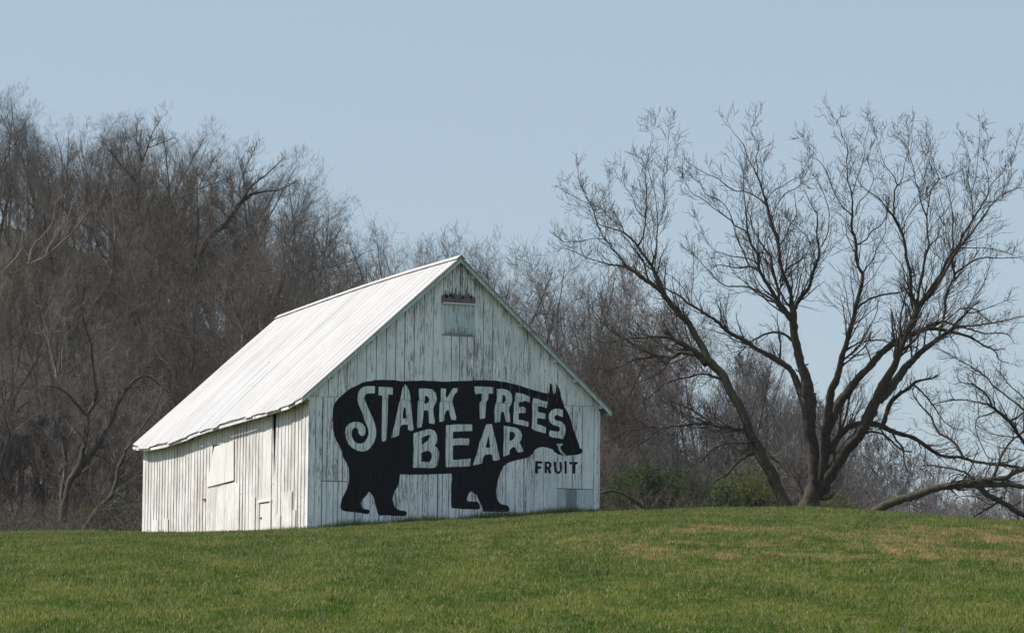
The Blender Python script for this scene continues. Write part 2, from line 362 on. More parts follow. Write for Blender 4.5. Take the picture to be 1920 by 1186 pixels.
# ------------------------------------------------------------------ the barn
BX, BY, BZ = -6.3179, 133.21, 6.4185 + CAMZ; TH = 0.4159
W = 10.0; LEN = 15.84; HE = 4.24; HR = 8.83; EAVE = 0.36; OVER = 0.26; HF = 4.11
tv = np.array([math.cos(TH), math.sin(TH), 0]); bv = np.array([-math.sin(TH), math.cos(TH), 0])
P0 = np.array([BX, BY, BZ]); CAM = np.array([0, 0, CAMZ])
def on_gable(px, py):
    """photo pixel -> (u, z) on the gable wall plane, in metres in the barn's own frame"""
    r = ray(px, py); nrm = -bv; t = np.dot(P0 - CAM, nrm) / np.dot(r, nrm); p = CAM + r * t - P0
    return float(np.dot(p, tv)), float(p[2])
def on_side(px, py):
    r = ray(px, py); nrm = tv; t = np.dot(P0 - CAM, nrm) / np.dot(r, nrm); p = CAM + r * t - P0
    return float(np.dot(p, bv)), float(p[2])
random.seed(5)
barn = empty('barn', (BX, BY, BZ), TH)
props(barn, 'weathered white gabled barn with a black bear sign painted on its front, below the wood', 'barn')

def prism(name, poly, axis, a0, a1, mat, parent=barn, skew=0.0):
    """polygon in a wall plane, pushed between depths a0 (outer) and a1 (inner). axis 'y': gable, poly in (x,z); axis 'x': side wall, poly in (y,z)"""
    n = len(poly); v = []
    for k, a in enumerate((a0, a1)):
        for i, (p, q) in enumerate(poly):
            aa = a + (skew * (i - n / 2) if k == 0 else 0)
            v.append((p, aa, q) if axis == 'y' else (aa, p, q))
    f = [list(range(n))[::-1], list(range(n, 2 * n))]
    for i in range(n): j = (i + 1) % n; f.append([i, j, n + j, n + i])
    if axis == 'x': f = [t[::-1] for t in f]
    if a1 < a0: f = [t[::-1] for t in f]
    return pydata(name, v, f, mat, parent)
def box(name, x0, x1, y0, y1, z0, z1, mat, parent=barn):
    v = [(x, y, z) for z in (z0, z1) for y in (y0, y1) for x in (x0, x1)]
    f = [(0, 2, 3, 1), (4, 5, 7, 6), (0, 1, 5, 4), (2, 6, 7, 3), (0, 4, 6, 2), (1, 3, 7, 5)]
    return pydata(name, v, f, mat, parent)

# roof surface: sagging eave, slightly humped ridge
SAG_F = [0, .08, .24, .39, .52, .6, .67, .79, .915, .97, 1.0]; SAG_V = [0, .10, .115, .12, .13, .15, .20, .23, .19, .10, .03]
DROP = 0.51
def sag(y): return 1.25 * float(np.interp((y + OVER) / (LEN + 2 * OVER), SAG_F, SAG_V))
def eave_z(y):
    f = (y + OVER) / (LEN + 2 * OVER); return HF - DROP * f - sag(y)
def ridge_z(y):
    f = (y + OVER) / (LEN + 2 * OVER); return HR - DROP * f + 0.10 * math.sin(math.pi * f) * (1 - 0.4 * f)
def roof_pt(y, s, left=True):
    """s = 0 ridge .. 1 eave"""
    x = W / 2 - s * (W / 2 + EAVE) if left else W / 2 + s * (W / 2 + EAVE)
    zr, ze = ridge_z(y), (eave_z(y) if left else HF - DROP * (y + OVER) / (LEN + 2 * OVER))
    # the sag lives mostly near the eave
    ze0 = HF - DROP * (y + OVER) / (LEN + 2 * OVER)
    z = zr + (ze0 - zr) * s - (ze0 - ze) * s ** 3
    return (x, y, z)
def roof_panel(y0, y1, left, name='roof_panel', mat=None, s0=0.0, s1=1.0, lift=0.0, rib=True):
    n = 14; v = []; f = []; hr = random.choice((0.006, 0.010, 0.016)); lift += random.uniform(0, 0.004)
    prof = [(y0 + 0.012, 0.0), (y0 + 0.024, hr), (y0 + 0.040, hr), (y0 + 0.055, 0.0), (y1 - 0.002, 0.0)] if rib else [(y0, 0.0), (y1, 0.0)]
    m = len(prof)
    jag = random.uniform(-0.012, 0.012)
    for i in range(n + 1):
        s = s0 + (s1 - s0) * i / n
        if i == n: s += jag
        for (y, dz) in prof:
            x, yy, z = roof_pt(y, s, left); v.append((x, yy, z + dz + lift + 0.006 * math.sin(9 * s + y * 5)))
    b = len(v); v += [(x, y, z - 0.012) for x, y, z in v]
    for i in range(n):
        for k in range(m - 1):
            a = i * m + k; q = [a, a + m, a + m + 1, a + 1]
            if not left: q = q[::-1]
            f.append(q); f.append([t + b for t in q[::-1]])
    e = n * m
    for k in range(m - 1): f.append([e + k, e + k + b, e + k + 1 + b, e + k + 1]); f.append([k, k + 1, k + 1 + b, k + b])
    for i in range(n):
        f.append([i * m, i * m + b, (i + 1) * m + b, (i + 1) * m]); a = i * m + m - 1; f.append([a, a + m, a + m + b, a + b])
    return pydata(name, v, f, mat or M['roof'], barn)
npan = 26; ys_ = np.linspace(-OVER, LEN + OVER, npan + 1)
for i in range(npan):
    roof_panel(ys_[i], ys_[i + 1], True)
for i in range(npan):
    roof_panel(ys_[i], ys_[i + 1], False)
# lifted bluish replacement strip on the left slope
o = roof_panel(9.45, 9.90, True, 'roof_strip', M['patch'], 0.52, 0.992, 0.012, False); o['label'] = 'bluish bare metal strip running down the roof to the eave'
# ridge cap
v = []; f = []
for i in range(31):
    y = -OVER - 0.01 + (LEN + 2 * OVER + 0.02) * i / 30; z = ridge_z(min(max(y, -OVER), LEN + OVER))
    v += [(W / 2 - 0.16, y, z - 0.085), (W / 2, y, z + 0.045), (W / 2 + 0.16, y, z - 0.085)]
for i in range(30): a = i * 3; f += [[a, a + 1, a + 4, a + 3], [a + 1, a + 2, a + 5, a + 4]]
pydata('ridge_cap', v, f, M['roof'], barn)
# roof deck under the metal (dark boards), then the eave fascia
def strip_along(name, pts0, pts1, mat, thick=(0, 0, 0), parent=barn):
    n = len(pts0); v = [tuple(p) for p in pts0] + [tuple(p) for p in pts1]
    t = Vector(thick); v += [tuple(Vector(p) + t) for p in v]
    f = []; N2 = 2 * n
    for i in range(n - 1):
        f += [[i, i + 1, n + i + 1, n + i], [N2 + i, N2 + n + i, N2 + n + i + 1, N2 + i + 1], [i, N2 + i, N2 + i + 1, i + 1], [n + i, n + i + 1, N2 + n + i + 1, N2 + n + i]]
    f += [[0, n, N2 + n, N2], [n - 1, N2 + n - 1, N2 + 2 * n - 1, 2 * n - 1]]
    return pydata(name, v, f, mat, parent)
for left in (True, False):
    yy = np.linspace(-OVER + 0.03, LEN + OVER - 0.03, 25)
    nseg = 8; v = []; f = []
    for y in yy:
        for k in range(nseg + 1):
            x, _, z = roof_pt(y, k / nseg * 0.99, left); v.append((x, y, z - 0.05))
    b = len(v); v += [(x, y, z - 0.035) for x, y, z in v]
    for i in range(len(yy) - 1):
        for k in range(nseg):
            a = i * (nseg + 1) + k; q = [a, a + 1, a + nseg + 2, a + nseg + 1]; f += [q, [t + b for t in q[::-1]]]
    pydata('roof_deck', v, f, M['grey_wood'], barn)
# fascia along the left eave, in three lengths
for (ya, yb, dx) in ((-OVER + 0.02, 3.95, -0.004), (3.97, 10.2, -0.018), (10.22, LEN + OVER - 0.01, 0.0)):
    yy = np.linspace(ya, yb, 14)
    top = [(roof_pt(y, 1.0)[0] + 0.035 + dx, y, roof_pt(y, 1.0)[2] - 0.035) for y in yy]; bot = [(x, y, z - 0.085) for x, y, z in top]
    strip_along('fascia_board', top, bot, M['side'], (0.022, 0, 0))
yy = np.linspace(-OVER + 0.02, LEN + OVER - 0.02, 10)
top = [(roof_pt(y, 1.0, False)[0] - 0.035, y, roof_pt(y, 1.0, False)[2] - 0.035) for y in yy]
strip_along('fascia_board', top, [(x, y, z - 0.10) for x, y, z in top], M['trim'], (-0.022, 0, 0))
# bargeboards under the front verge: two lengths a side
def rake(left, s0, s1, depth, off, name='bargeboard', mat=None, y=-OVER + 0.015, th=0.026):
    ss = np.linspace(s0, s1, 8)
    top = []
    for s in ss:
        x, _, z = roof_pt(-OVER + 0.02, s, left); top.append((x, y - off, z - 0.020))
    bot = [(x, yy_, z - depth) for x, yy_, z in top]
    return strip_along(name, top, bot, mat or M['trim'], (0, th, 0))
rake(True, 0.0, 0.515, 0.17, 0.012); rake(True, 0.52, 0.998, 0.155, 0.0)
rake(False, 0.0, 0.405, 0.175, 0.012); rake(False, 0.41, 0.998, 0.165, 0.0)
rake(True, 0.0, 0.999, 0.035, 0.050, 'verge_edge', M['grey_wood'], th=0.02); rake(False, 0.0, 0.999, 0.035, 0.050, 'verge_edge', M['grey_wood'], th=0.02)
# purlin ends under the verge
for left, ss in ((False, (0.09, 0.40, 0.63, 0.76, 0.93)), (True, (0.30, 0.55, 0.80, 0.95))):
    for s in ss:
        x, _, z = roof_pt(0, s, left); sg = 1 if left else -1
        box('purlin', x - 0.05, x + 0.05, -OVER + 0.06, -0.03, z - 0.26, z - 0.15, M['trim'])
# rafter tails under the left eave
for k in range(20):
    y = 0.3 + k * 0.80; x, _, z = roof_pt(y, 0.985)
    prism('rafter_tail', [(y, z - 0.10), (y + 0.06, z - 0.10), (y + 0.06, z - 0.17), (y, z - 0.17)], 'x', x + 0.05, 0.0, M['grey_wood'])

# dark core added inside so that no light shows through the joints
def core():
    v = [(0.09, 0.09, -1.2), (W - 0.09, 0.09, -1.2), (W - 0.09, 0.09, HE - 0.15), (W / 2, 0.09, HR - 0.42), (0.09, 0.09, HE - 0.15)]
    v += [(x, LEN - 0.09, z - (DROP if z > 0 else 0)) for x, y, z in v]
    f = [[0, 1, 2, 3, 4], [9, 8, 7, 6, 5], [0, 5, 6, 1], [1, 6, 7, 2], [2, 7, 8, 3], [3, 8, 9, 4], [4, 9, 5, 0]]
    pydata('dark_core', v, f, M['dark'], barn)
core()

# ---- gable boards. Seams read on the wall: upper tier, then the lower tier
SEAM0 = on_gable(582, 740.5)[1]; SEAM1 = on_gable(1124, 760)[1]
def seam_z(u): return SEAM0 + (SEAM1 - SEAM0) * u / W
def Z1(X, Y): return (560 + X / 3.2, 460 + Y / 3.2)
def Z2(X, Y): return (560 + X / 3.2, 680 + Y / 3.2)
def rake_z(u):
    s = abs(u - W / 2) / (W / 2 + EAVE); return ridge_z(0) + (HF - 0.02 - ridge_z(0)) * s - 0.10
up = [70, 120, 177, 235, 290, 348, 403, 463, 522, 578, 632, 690, 748, 803, 861, 912, 962, 1006, 1049, 1103, 1160, 1217, 1270, 1325, 1383, 1440, 1495, 1550, 1605, 1660, 1715, 1765, 1805]
uu = [on_gable(*Z1(x, 700))[0] for x in up]; uu[0] = 0.0; uu[-1] = W
HT0, HT1 = on_gable(828.5, 572)[0], on_gable(888, 572)[0]; HZ1 = on_gable(858, 571)[1]; HZ0 = on_gable(858, 628)[1]; HL = on_gable(858, 557)[1]
BOARDS = []          # (u0, u1, z0, z1, front y) for the painter
def gable_board(u0, u1, zb0, zb1, zt0, zt1, yf, mat, gap=0.006, thick=0.028, name='board'):
    a, b = u0 + gap, u1 - gap
    poly = [(a, zb0), (b, zb1), (b, zt1), (a, zt0)]
    if u0 < W / 2 < u1 and zt0 > 8: poly = [(a, zb0), (b, zb1), (b, zt1), (W / 2, rake_z(W / 2)), (a, zt0)]
    BOARDS.append((a, b, min(zb0, zb1), max(zt0, zt1), yf))
    return prism(name, poly, 'y', yf, yf + thick, mat)
for i in range(len(uu) - 1):
    u0, u1 = uu[i], uu[i + 1]; yf = -0.045 - random.uniform(0, 0.010)
    g_ = random.choice([0.005, 0.008, 0.011, 0.014]); um = (u0 + u1) / 2
    z0a, z0b = seam_z(u0) - 0.02 - random.uniform(0, .015), seam_z(u1) - 0.02
    if HT0 - 0.05 < um < HT1 + 0.05:
        gable_board(u0, u1, z0a, z0b, HZ0 - 0.03, HZ0 - 0.03, yf, M['gable'], g_)
        zz = HL - random.uniform(-0.05, 0.06)
        gable_board(u0, u1, zz, zz, rake_z(u0), rake_z(u1), yf, M['gable'], g_)
    else:
        gable_board(u0, u1, z0a, z0b, rake_z(u0), rake_z(u1), yf, M['gable'], g_)
# raised battens near the right end of the upper tier
for i in list(range(21, 32)):
    u = uu[i]; BOARDS.append((u - 0.016, u + 0.016, seam_z(u), rake_z(u) - 0.03, -0.068)); box('batten', u - 0.016, u + 0.016, -0.068, -0.056, seam_z(u) + 0.0, rake_z(u) - 0.03, M['gable'])
# attic hatch with its bare lintel
box('hatch_lintel', HT0 - 0.03, HT1 + 0.03, -0.085, -0.02, HZ1 + 0.01, HL + 0.03, M['bare'])['label'] = 'bare brown board over the attic hatch'
box('hatch_rail', HT0 - 0.01, HT1 + 0.02, -0.105, -0.086, HZ1 + 0.005, HZ1 + 0.05, M['hatch'])
hz = prism('attic_hatch', [(HT0 + 0.03, HZ0), (HT1 - 0.03, HZ0 + 0.01), (HT1 - 0.03, HZ1), (HT0 + 0.03, HZ1)], 'y', -0.052, -0.02, M['attic']); hz['label'] = 'square grey-green attic hatch with dark mildew along its foot'
box('hatch_frame', HT0, HT0 + 0.025, -0.075, -0.02, HZ0, HZ1, M['gable']); box('hatch_frame', HT1 - 0.025, HT1, -0.075, -0.02, HZ0, HZ1, M['gable'])
box('hatch_sill', HT0 - 0.01, HT1 + 0.01, -0.072, -0.02, HZ0 - 0.03, HZ0 - 0.003, M['grey_wood'])
def disc(u, z, r, y, mat, name='pigeon_hole'):
    n = 10; ring = [(u + r * math.cos(2 * math.pi * k / n), z + r * 1.15 * math.sin(2 * math.pi * k / n)) for k in range(n)]
    return prism(name, ring, 'y', y, y + 0.02, mat)
for (X, Y, r_) in ((345, 535, .055), (398, 528, .05), (426, 548, .035), (535, 550, .045), (632, 548, .04)):
    u, z = on_gable(780 + X / 6.244, 470 + Y / 6.244); disc(u, z, r_, -0.088 if z < HL + 0.03 else -0.075, M['dark'])
for (X, Y) in ((535, 250), (538, 325)):
    u, z = on_gable(780 + X / 6.244, 470 + Y / 6.244); disc(u, z, .03, -0.062, M['grey_wood'], 'knot_hole')
# lower tier
low = [66, 96, 138, 166, 208, 234, 262, 292, 340, 385, 430, 482, 520, 560, 603, 664, 716, 745, 775, 832, 862, 900, 940, 985, 1040, 1090, 1140, 1190, 1240, 1298, 1350, 1412, 1468, 1524, 1580, 1640, 1698, 1745, 1803]
lu = [on_gable(*Z2(x, 600))[0] for x in low]; lu[0] = 0.0; lu[-1] = W
WIDE = {2: 0.016, 11: 0.02, 19: 0.018}
hb_u0, hb_z = on_gable(1044, 915); hb_u1 = on_gable(1112.5, 915)[0]
for hb_ in (hb_u0, hb_u1):
    k_ = min(range(1, len(lu) - 1), key=lambda k: abs(lu[k] - hb_)); lu[k_] = hb_
SPL = on_gable(625, 901.5)[1]
for i in range(len(lu) - 1):
    u0, u1 = lu[i], lu[i + 1]; um = (u0 + u1) / 2; yf = -0.022 - random.uniform(0, 0.012)
    g_ = random.choice([0.005, 0.008, 0.010, 0.013])
    if i in WIDE: u0 += WIDE[i]
    zt = seam_z(u0) - 0.03, seam_z(u1) - 0.03
    if on_gable(597, 900)[0] < um < on_gable(655, 900)[0]:
        gable_board(u0, u1, SPL + 0.012, SPL + 0.012, *zt, yf, M['gable_low'], g_)
        gable_board(u0, u1, -0.5, -0.5, SPL - 0.012, SPL - 0.012, yf - 0.004, M['gable_low'], g_)
    elif hb_u0 < um < hb_u1:
        gable_board(u0, u1, hb_z + 0.012, hb_z + 0.012, *zt, yf, M['gable_low'], g_)
    else:
        gable_board(u0, u1, -0.5, -0.5, *zt, yf, M['gable_low'], g_)
# low hatch at the right foot of the gable
hx_ = [hb_u0 - 0.004, on_gable(1061.5, 915)[0], on_gable(1080, 915)[0], on_gable(1096, 915)[0], hb_u1]
for k in range(4):
    o = prism('hatch_board', [(hx_[k] + .006, -0.4), (hx_[k + 1] - .006, -0.4), (hx_[k + 1] - .006, hb_z - 0.01), (hx_[k] + .006, hb_z - 0.01)], 'y', -0.038 - 0.004 * (k % 2), -0.005,
              [M['attic'], M['grey_wood'], M['trim'], M['attic']][k])
    if k == 1: o['label'] = 'bare dark grey board of the low hatch'
# corner boards
box('corner_board', -0.030, -0.002, -0.03, 0.055, -0.6, HE - 0.10, M['gable_low']); box('corner_board', W + 0.002, W + 0.03, -0.045, 0.10, -0.6, HE - 0.15, M['gable_low'])
# rear gable and the right wall: plain boards, hardly seen
n_ = 30
for i in range(n_):
    u0, u1 = W * i / n_, W * (i + 1) / n_
    prism('board', [(u0 + .005, -1.2), (u1 - .005, -1.2), (u1 - .005, rake_z(u1) - DROP - 0.05), (u0 + .005, rake_z(u0) - DROP - 0.05)], 'y', LEN + 0.02, LEN - 0.01, M['side'])
n_ = 48
for i in range(n_):
    u0, u1 = LEN * i / n_, LEN * (i + 1) / n_; zt = roof_pt((u0 + u1) / 2, 0.93, False)[2] - 0.10
    prism('board', [(u0 + .005, -1.2), (u1 - .005, -1.2), (u1 - .005, zt), (u0 + .005, zt)], 'x', W + 0.001, W - 0.03, M['side'])

# paint lost in ragged slivers on the board ends over the attic hatch, and mildew at the hatch foot
u_ = HT0 + 0.01
while u_ < HT1 - 0.03:
    w_ = random.uniform(0.025, 0.075); h_ = random.uniform(0.03, 0.30) * random.choice((0.4, 1, 1)); t_ = random.uniform(.3, .7)
    prism('bare_patch', [(u_, HL + 0.034), (min(u_ + w_, HT1), HL + 0.034), (min(u_ + w_, HT1) - w_ * (1 - t_) * .8, HL + 0.034 + h_), (u_ + w_ * t_ * .4, HL + 0.034 + h_ * .8)], 'y', -0.060, -0.045, M['bare'])
    u_ += w_ * random.uniform(0.9, 1.5)
u_ = HT0 + 0.05
while u_ < HT1 - 0.08:
    w_ = random.uniform(0.02, 0.06); h_ = random.uniform(0.05, 0.32) * math.sin(math.pi * (u_ - HT0) / (HT1 - HT0)) + 0.03
    prism('mildew_patch', [(u_, HZ0 + 0.01), (u_ + w_, HZ0 + 0.01), (u_ + w_ * .6, HZ0 + h_), (u_ + w_ * .3, HZ0 + h_)], 'y', -0.0535, -0.050, M['grey_wood']); u_ += w_ * random.uniform(0.8, 1.4)

# ---- the sunlit side wall
def Z3(X, Y): return (230 + X / 3.826, 700 + Y / 3.826)
nb = 54
HA = [on_side(*Z3(668, 525)), on_side(*Z3(808, 480)), on_side(*Z3(808, 765)), on_side(*Z3(612, 815))]     # shuttered window
crack0 = on_side(*Z3(1110, 280))[0]; crack1 = on_side(*Z3(1060, 285))[0]; crackz = on_side(*Z3(1090, 700))[1]; crackw = on_side(*Z3(1090, 700))[0]
DO = [on_side(*Z3(988, 935)), on_side(*Z3(1068, 915))]
door_w0, door_w1 = DO[1][0], DO[0][0]; door_z = (DO[0][1] + DO[1][1]) / 2
win_w0, win_w1 = on_side(*Z3(808, 600))[0], on_side(*Z3(640, 600))[0]
win_z1 = (HA[0][1] + HA[1][1]) / 2; win_z0 = (HA[2][1] + HA[3][1]) / 2
sy = [LEN * i / nb for i in range(nb + 1)]
for j in range(1, nb): sy[j] += random.uniform(-0.03, 0.03)
near_ = lambda v: min(range(nb + 1), key=lambda k: abs(sy[k] - v))
kc = near_(crackw); sy[kc] = crackw
lowcut = {}
for i in range(nb):
    y0, y1 = sy[i], sy[i + 1]; ym = (y0 + y1) / 2; g_ = random.choice([0.003, 0.005, 0.008]); xf = -0.012 - random.uniform(0, 0.010)
    zt = roof_pt(ym, 0.93)[2] - 0.075
    segs = [(-1.2, zt)]
    if win_w0 < ym < win_w1: segs = [(-1.2, win_z0 - 0.01), (win_z1 + 0.01, zt)]
    if door_w0 < ym < door_w1: segs = [(door_z + 0.10, zt)]
    if len(segs) == 1 and segs[0][0] < 0 and random.random() < 0.22:     # boards patched near the foot
        c = random.uniform(0.5, 1.6); segs = [(-1.2, c - 0.006), (c + 0.006, zt)]
    for (za, zb) in segs:
        yt0, yt1 = y0, y1
        if i == kc and zb > crackz:           # the boards have sprung apart: a tapering gap
            poly = [(y0 + g_ + 0.01, za), (y1 - g_, za), (y1 - g_, zb), (crack1, zb), (y0 + 0.02, crackz)]
        elif i == kc - 1 and zb > crackz:
            poly = [(y0 + g_, za), (y1 - g_, za), (y1 - 0.02, crackz), (min(crack0, y1 - 0.03), zb), (y0 + g_, zb)]
        else: poly = [(y0 + g_, za), (y1 - g_, za), (y1 - g_, zb), (y0 + g_, zb)]
        prism('board', poly, 'x', xf, xf + 0.025, M['side'], skew=random.uniform(-0.0022, 0.0022))
    if i > 0 and i not in (kc,) and not (win_w0 < y0 < win_w1) and not (door_w0 < y0 < door_w1):
        box('batten', -0.040, -0.0225, y0 - 0.022, y0 + 0.022, -1.0, zt - 0.01 - random.uniform(0, 0.02), M['side'])
    elif i > 0 and win_w0 < y0 < win_w1:
        box('batten', -0.040, -0.0225, y0 - 0.022, y0 + 0.022, win_z1 + 0.03, zt - 0.01, M['side'])
# shutter of three boards hung a little askew
ra, rb = HA[3], HA[0]; rc, rd = HA[2], HA[1]          # bottom/top at the rear edge, bottom/top at the front edge
for k in range(3):
    t0_, t1_ = k / 3, (k + 1) / 3
    L_ = lambda p, q, t: (p[0] + (q[0] - p[0]) * t, p[1] + (q[1] - p[1]) * t)
    b0, b1, c1_, c0_ = L_(rc, ra, t0_), L_(rc, ra, t1_), L_(rd, rb, t1_), L_(rd, rb, t0_)
    prism('shutter_board', [(b0[0] + .005, b0[1]), (b1[0] - .005, b1[1]), (c1_[0] - .005, c1_[1]), (c0_[0] + .005, c0_[1])], 'x', -0.060 - 0.004 * (k == 1), -0.043, M['hatch'])
yA, yB = win_w0 - 0.9, win_w1 + 0.5
# broad smooth planks filling the old opening under the shutter
qs = np.linspace(win_w0 - 0.55, win_w1 + 0.35, 8)
for k in range(7):
    prism('patch_board', [(qs[k] + .004, -1.0), (qs[k + 1] - .004, -1.0), (qs[k + 1] - .004, win_z0 - 0.06), (qs[k] + .004, win_z0 - 0.06 - 0.02 * k)], 'x', -0.046 - 0.003 * (k % 2), -0.041, M['side'])
# small door
dr = prism('door', [(door_w0 + 0.03, -1.0), (door_w1 - 0.03, -1.0), (door_w1 - 0.03, door_z - 0.02), (door_w0 + 0.03, door_z + 0.0)], 'x', -0.022, 0.005, M['hatch']); dr['label'] = 'low white plank door'
for (a, b) in ((door_w0 - 0.07, door_w0 + 0.012), (door_w1 - 0.012, door_w1 + 0.07)): box('door_frame', -0.062, 0.0, a, b, -1.0, door_z + 0.02, M['hatch'], barn)
box('door_lintel', -0.064, 0.0, door_w0 - 0.09, door_w1 + 0.09, door_z + 0.022, door_z + 0.10, M['hatch'])
box('latch', -0.05, -0.023, door_w1 - 0.20, door_w1 - 0.08, door_z - 0.50, door_z - 0.45, M['iron'], dr)
w_, z_ = on_side(*Z3(600, 903)); box('hinge', -0.075, -0.051, w_ - 0.12, w_ + 0.2, z_ - 0.02, z_ + 0.03, M['iron'])
# horizontal ends of repaired boards seen low on the wall
for (Xa, Ya, Xb, Yb) in ((918, 888, 960, 882), (1165, 856, 1225, 832), (300, 1042, 335, 1040), (228, 1050, 262, 1052), (1228, 978, 1250, 972), (1112, 1010, 1142, 1010)):
    (wa, za), (wb, zb) = on_side(*Z3(Xa, Ya)), on_side(*Z3(Xb, Yb)); wa, wb = min(wa, wb), max(wa, wb); z = (za + zb) / 2
    prism('patch_board', [(wa, -1.0), (wb, -1.0), (wb, z), (wa, z)], 'x', -0.050, -0.041, M['side'])

# ---- the painted sign: outlines read off the wall, laid as thin paint on every board it crosses
def P2(pts): return [on_gable(560 + x / 3.2, 680 + y / 3.2) for x, y in pts]
def PA(pts): return [on_gable(620 + x / 4.2375, 700 + y / 4.2375) for x, y in pts]
def PB(pts): return [on_gable(840 + x / 4.2345, 700 + y / 4.2345) for x, y in pts]
bear = P2([(430,108),(400,112),(375,120),(345,135),(300,157),(262,188),(235,215),(212,245),(203,280),(202,330),(203,390),(212,435),(225,470),(240,490),(255,525),(262,560),(280,590),(297,625),(300,670),(299,710),(290,745),(275,780),(258,815),(250,845),(248,865),(255,880),(275,888),(320,893),(370,900),(405,906),(420,903),(424,885),(415,878),(395,874),(380,868),(372,855),(370,840),(375,825),(390,808),(408,790),(417,772),(430,778),(442,795),(452,820),(460,850),(467,880),(474,908),(485,914),(540,914),(600,918),(635,918),(646,908),(646,894),(635,886),(610,885),(590,875),(575,862),(567,840),(562,815),(566,790),(575,765),(590,745),(600,720),(602,700),(605,680),(607,667),(640,668),(720,669),(800,668),(860,665),(916,664),(916,700),(912,760),(912,810),(912,845),(915,865),(930,872),(985,876),(1040,878),(1075,878),(1085,870),(1082,845),(1070,832),(1040,830),(1015,830),(1007,820),(1010,805),(1018,785),(1032,768),(1045,775),(1050,785),(1065,788),(1075,810),(1083,830),(1093,850),(1100,870),(1102,890),(1140,892),(1200,893),(1250,893),(1262,888),(1263,870),(1255,858),(1240,850),(1215,847),(1197,832),(1188,810),(1184,785),(1184,755),(1188,725),(1195,700),(1205,670),(1215,645),(1228,620),(1250,600),(1285,588),(1320,580),(1365,570),(1385,560),(1402,545),(1415,522),(1435,508),(1460,503),(1490,508),(1520,518),(1528,525),(1533,535),(1548,545),(1570,552),(1600,558),(1640,554),(1670,550),(1692,542),(1703,528),(1697,515),(1684,512),(1678,485),(1668,455),(1655,420),(1640,380),(1635,350),(1620,310),(1605,285),(1592,262),(1585,245),(1575,220),(1570,200),(1567,175),(1560,155),(1552,140),(1538,125),(1540,145),(1536,178),(1529,190),(1522,182),(1520,160),(1515,130),(1503,118),(1501,150),(1499,180),(1480,182),(1440,172),(1400,160),(1350,145),(1300,130),(1240,116),(1180,107),(1120,104),(1060,105),(1000,108),(950,110),(900,112),(860,113),(800,108),(740,106),(680,108),(620,110),(560,103),(500,102),(455,103)])
LET = []   # (outline, holes)
LET.append((PA([(347,100),(347,158),(300,156),(275,165),(262,185),(265,200),(275,225),(290,260),(310,310),(330,350),(345,390),(357,440),(357,490),(345,540),(320,580),(290,608),(250,618),(210,610),(170,590),(135,555),(118,510),(113,470),(118,430),(140,400),(180,383),(220,385),(250,398),(270,425),(275,455),(268,485),(250,497),(235,490),(220,475),(215,450),(208,435),(190,428),(175,435),(165,460),(165,495),(180,530),(210,555),(240,557),(270,540),(290,510),(300,480),(295,440),(280,400),(262,360),(248,310),(230,270),(215,235),(210,200),(212,160),(225,130),(250,108),(290,100)]), []))
LET.append((PA([(376,105),(430,108),(489,112),(487,168),(452,166),(452,200),(450,300),(447,400),(443,500),(440,530),(405,540),(402,500),(404,400),(405,300),(408,200),(405,175),(376,172)]), []))
LET.append((PA([(585,85),(600,98),(615,130),(625,165),(632,210),(640,290),(648,380),(655,445),(635,455),(612,445),(610,405),(580,405),(555,410),(545,440),(540,490),(515,502),(480,510),(490,460),(505,410),(518,350),(530,290),(545,220),(555,170),(565,120)]), [PA([(580,260),(592,275),(596,310),(598,355),(570,358),(570,310)])]))
LET.append((PA([(695,118),(750,118),(800,125),(830,155),(840,200),(832,235),(818,255),(812,280),(816,330),(825,380),(820,400),(780,395),(773,350),(772,305),(765,290),(738,292),(735,330),(728,380),(720,425),(686,432),(684,400),(688,330),(690,250),(692,215),(700,210),(696,160)]), [PA([(745,175),(765,180),(778,200),(775,225),(755,240),(742,240),(742,210)])]))
LET.append((PA([(870,118),(912,120),(908,170),(915,195),(930,175),(950,140),(968,115),(1005,118),(1000,145),(980,165),(965,195),(965,225),(975,270),(985,310),(998,350),(990,368),(955,365),(945,330),(935,290),(922,290),(908,310),(900,340),(900,375),(862,385),(860,340),(862,280),(862,235),(872,225),(870,170)]), []))
LET.append((PB([(205,102),(280,105),(355,108),(352,160),(318,158),(315,200),(300,228),(295,290),(292,355),(250,360),(248,300),(248,230),(262,215),(262,160),(238,158),(215,168),(205,140)]), []))
LET.append((PB([(380,122),(430,122),(475,135),(500,165),(505,205),(500,240),(482,265),(480,290),(488,330),(490,385),(455,382),(448,340),(440,305),(422,300),(415,320),(412,380),(375,390),(368,380),(365,320),(370,260),(380,225),(385,190),(382,150)]), [PB([(425,170),(445,172),(455,195),(452,220),(432,235),(422,225),(424,200)])]))
LET.append((PB([(535,152),(590,160),(643,185),(642,228),(600,215),(585,225),(560,222),(558,265),(600,262),(613,275),(612,315),(580,310),(558,318),(558,365),(600,372),(636,385),(634,420),(590,412),(540,400),(515,392),(515,340),(520,290),(520,230),(528,215),(526,180)]), []))
LET.append((PB([(672,195),(705,200),(745,215),(783,225),(780,275),(745,262),(712,258),(710,305),(745,310),(772,320),(768,362),(735,355),(708,350),(705,400),(740,410),(775,428),(772,475),(730,462),(685,450),(662,435),(665,380),(668,300),(665,240)]), []))
LET.append((PB([(910,290),(912,345),(890,340),(865,328),(842,335),(840,355),(855,372),(880,375),(905,385),(925,410),(932,445),(925,485),(908,520),(870,512),(830,505),(802,495),(800,465),(815,445),(818,452),(850,458),(875,462),(885,445),(882,425),(860,415),(830,405),(805,385),(795,350),(800,315),(820,290),(850,278),(885,282)]), []))
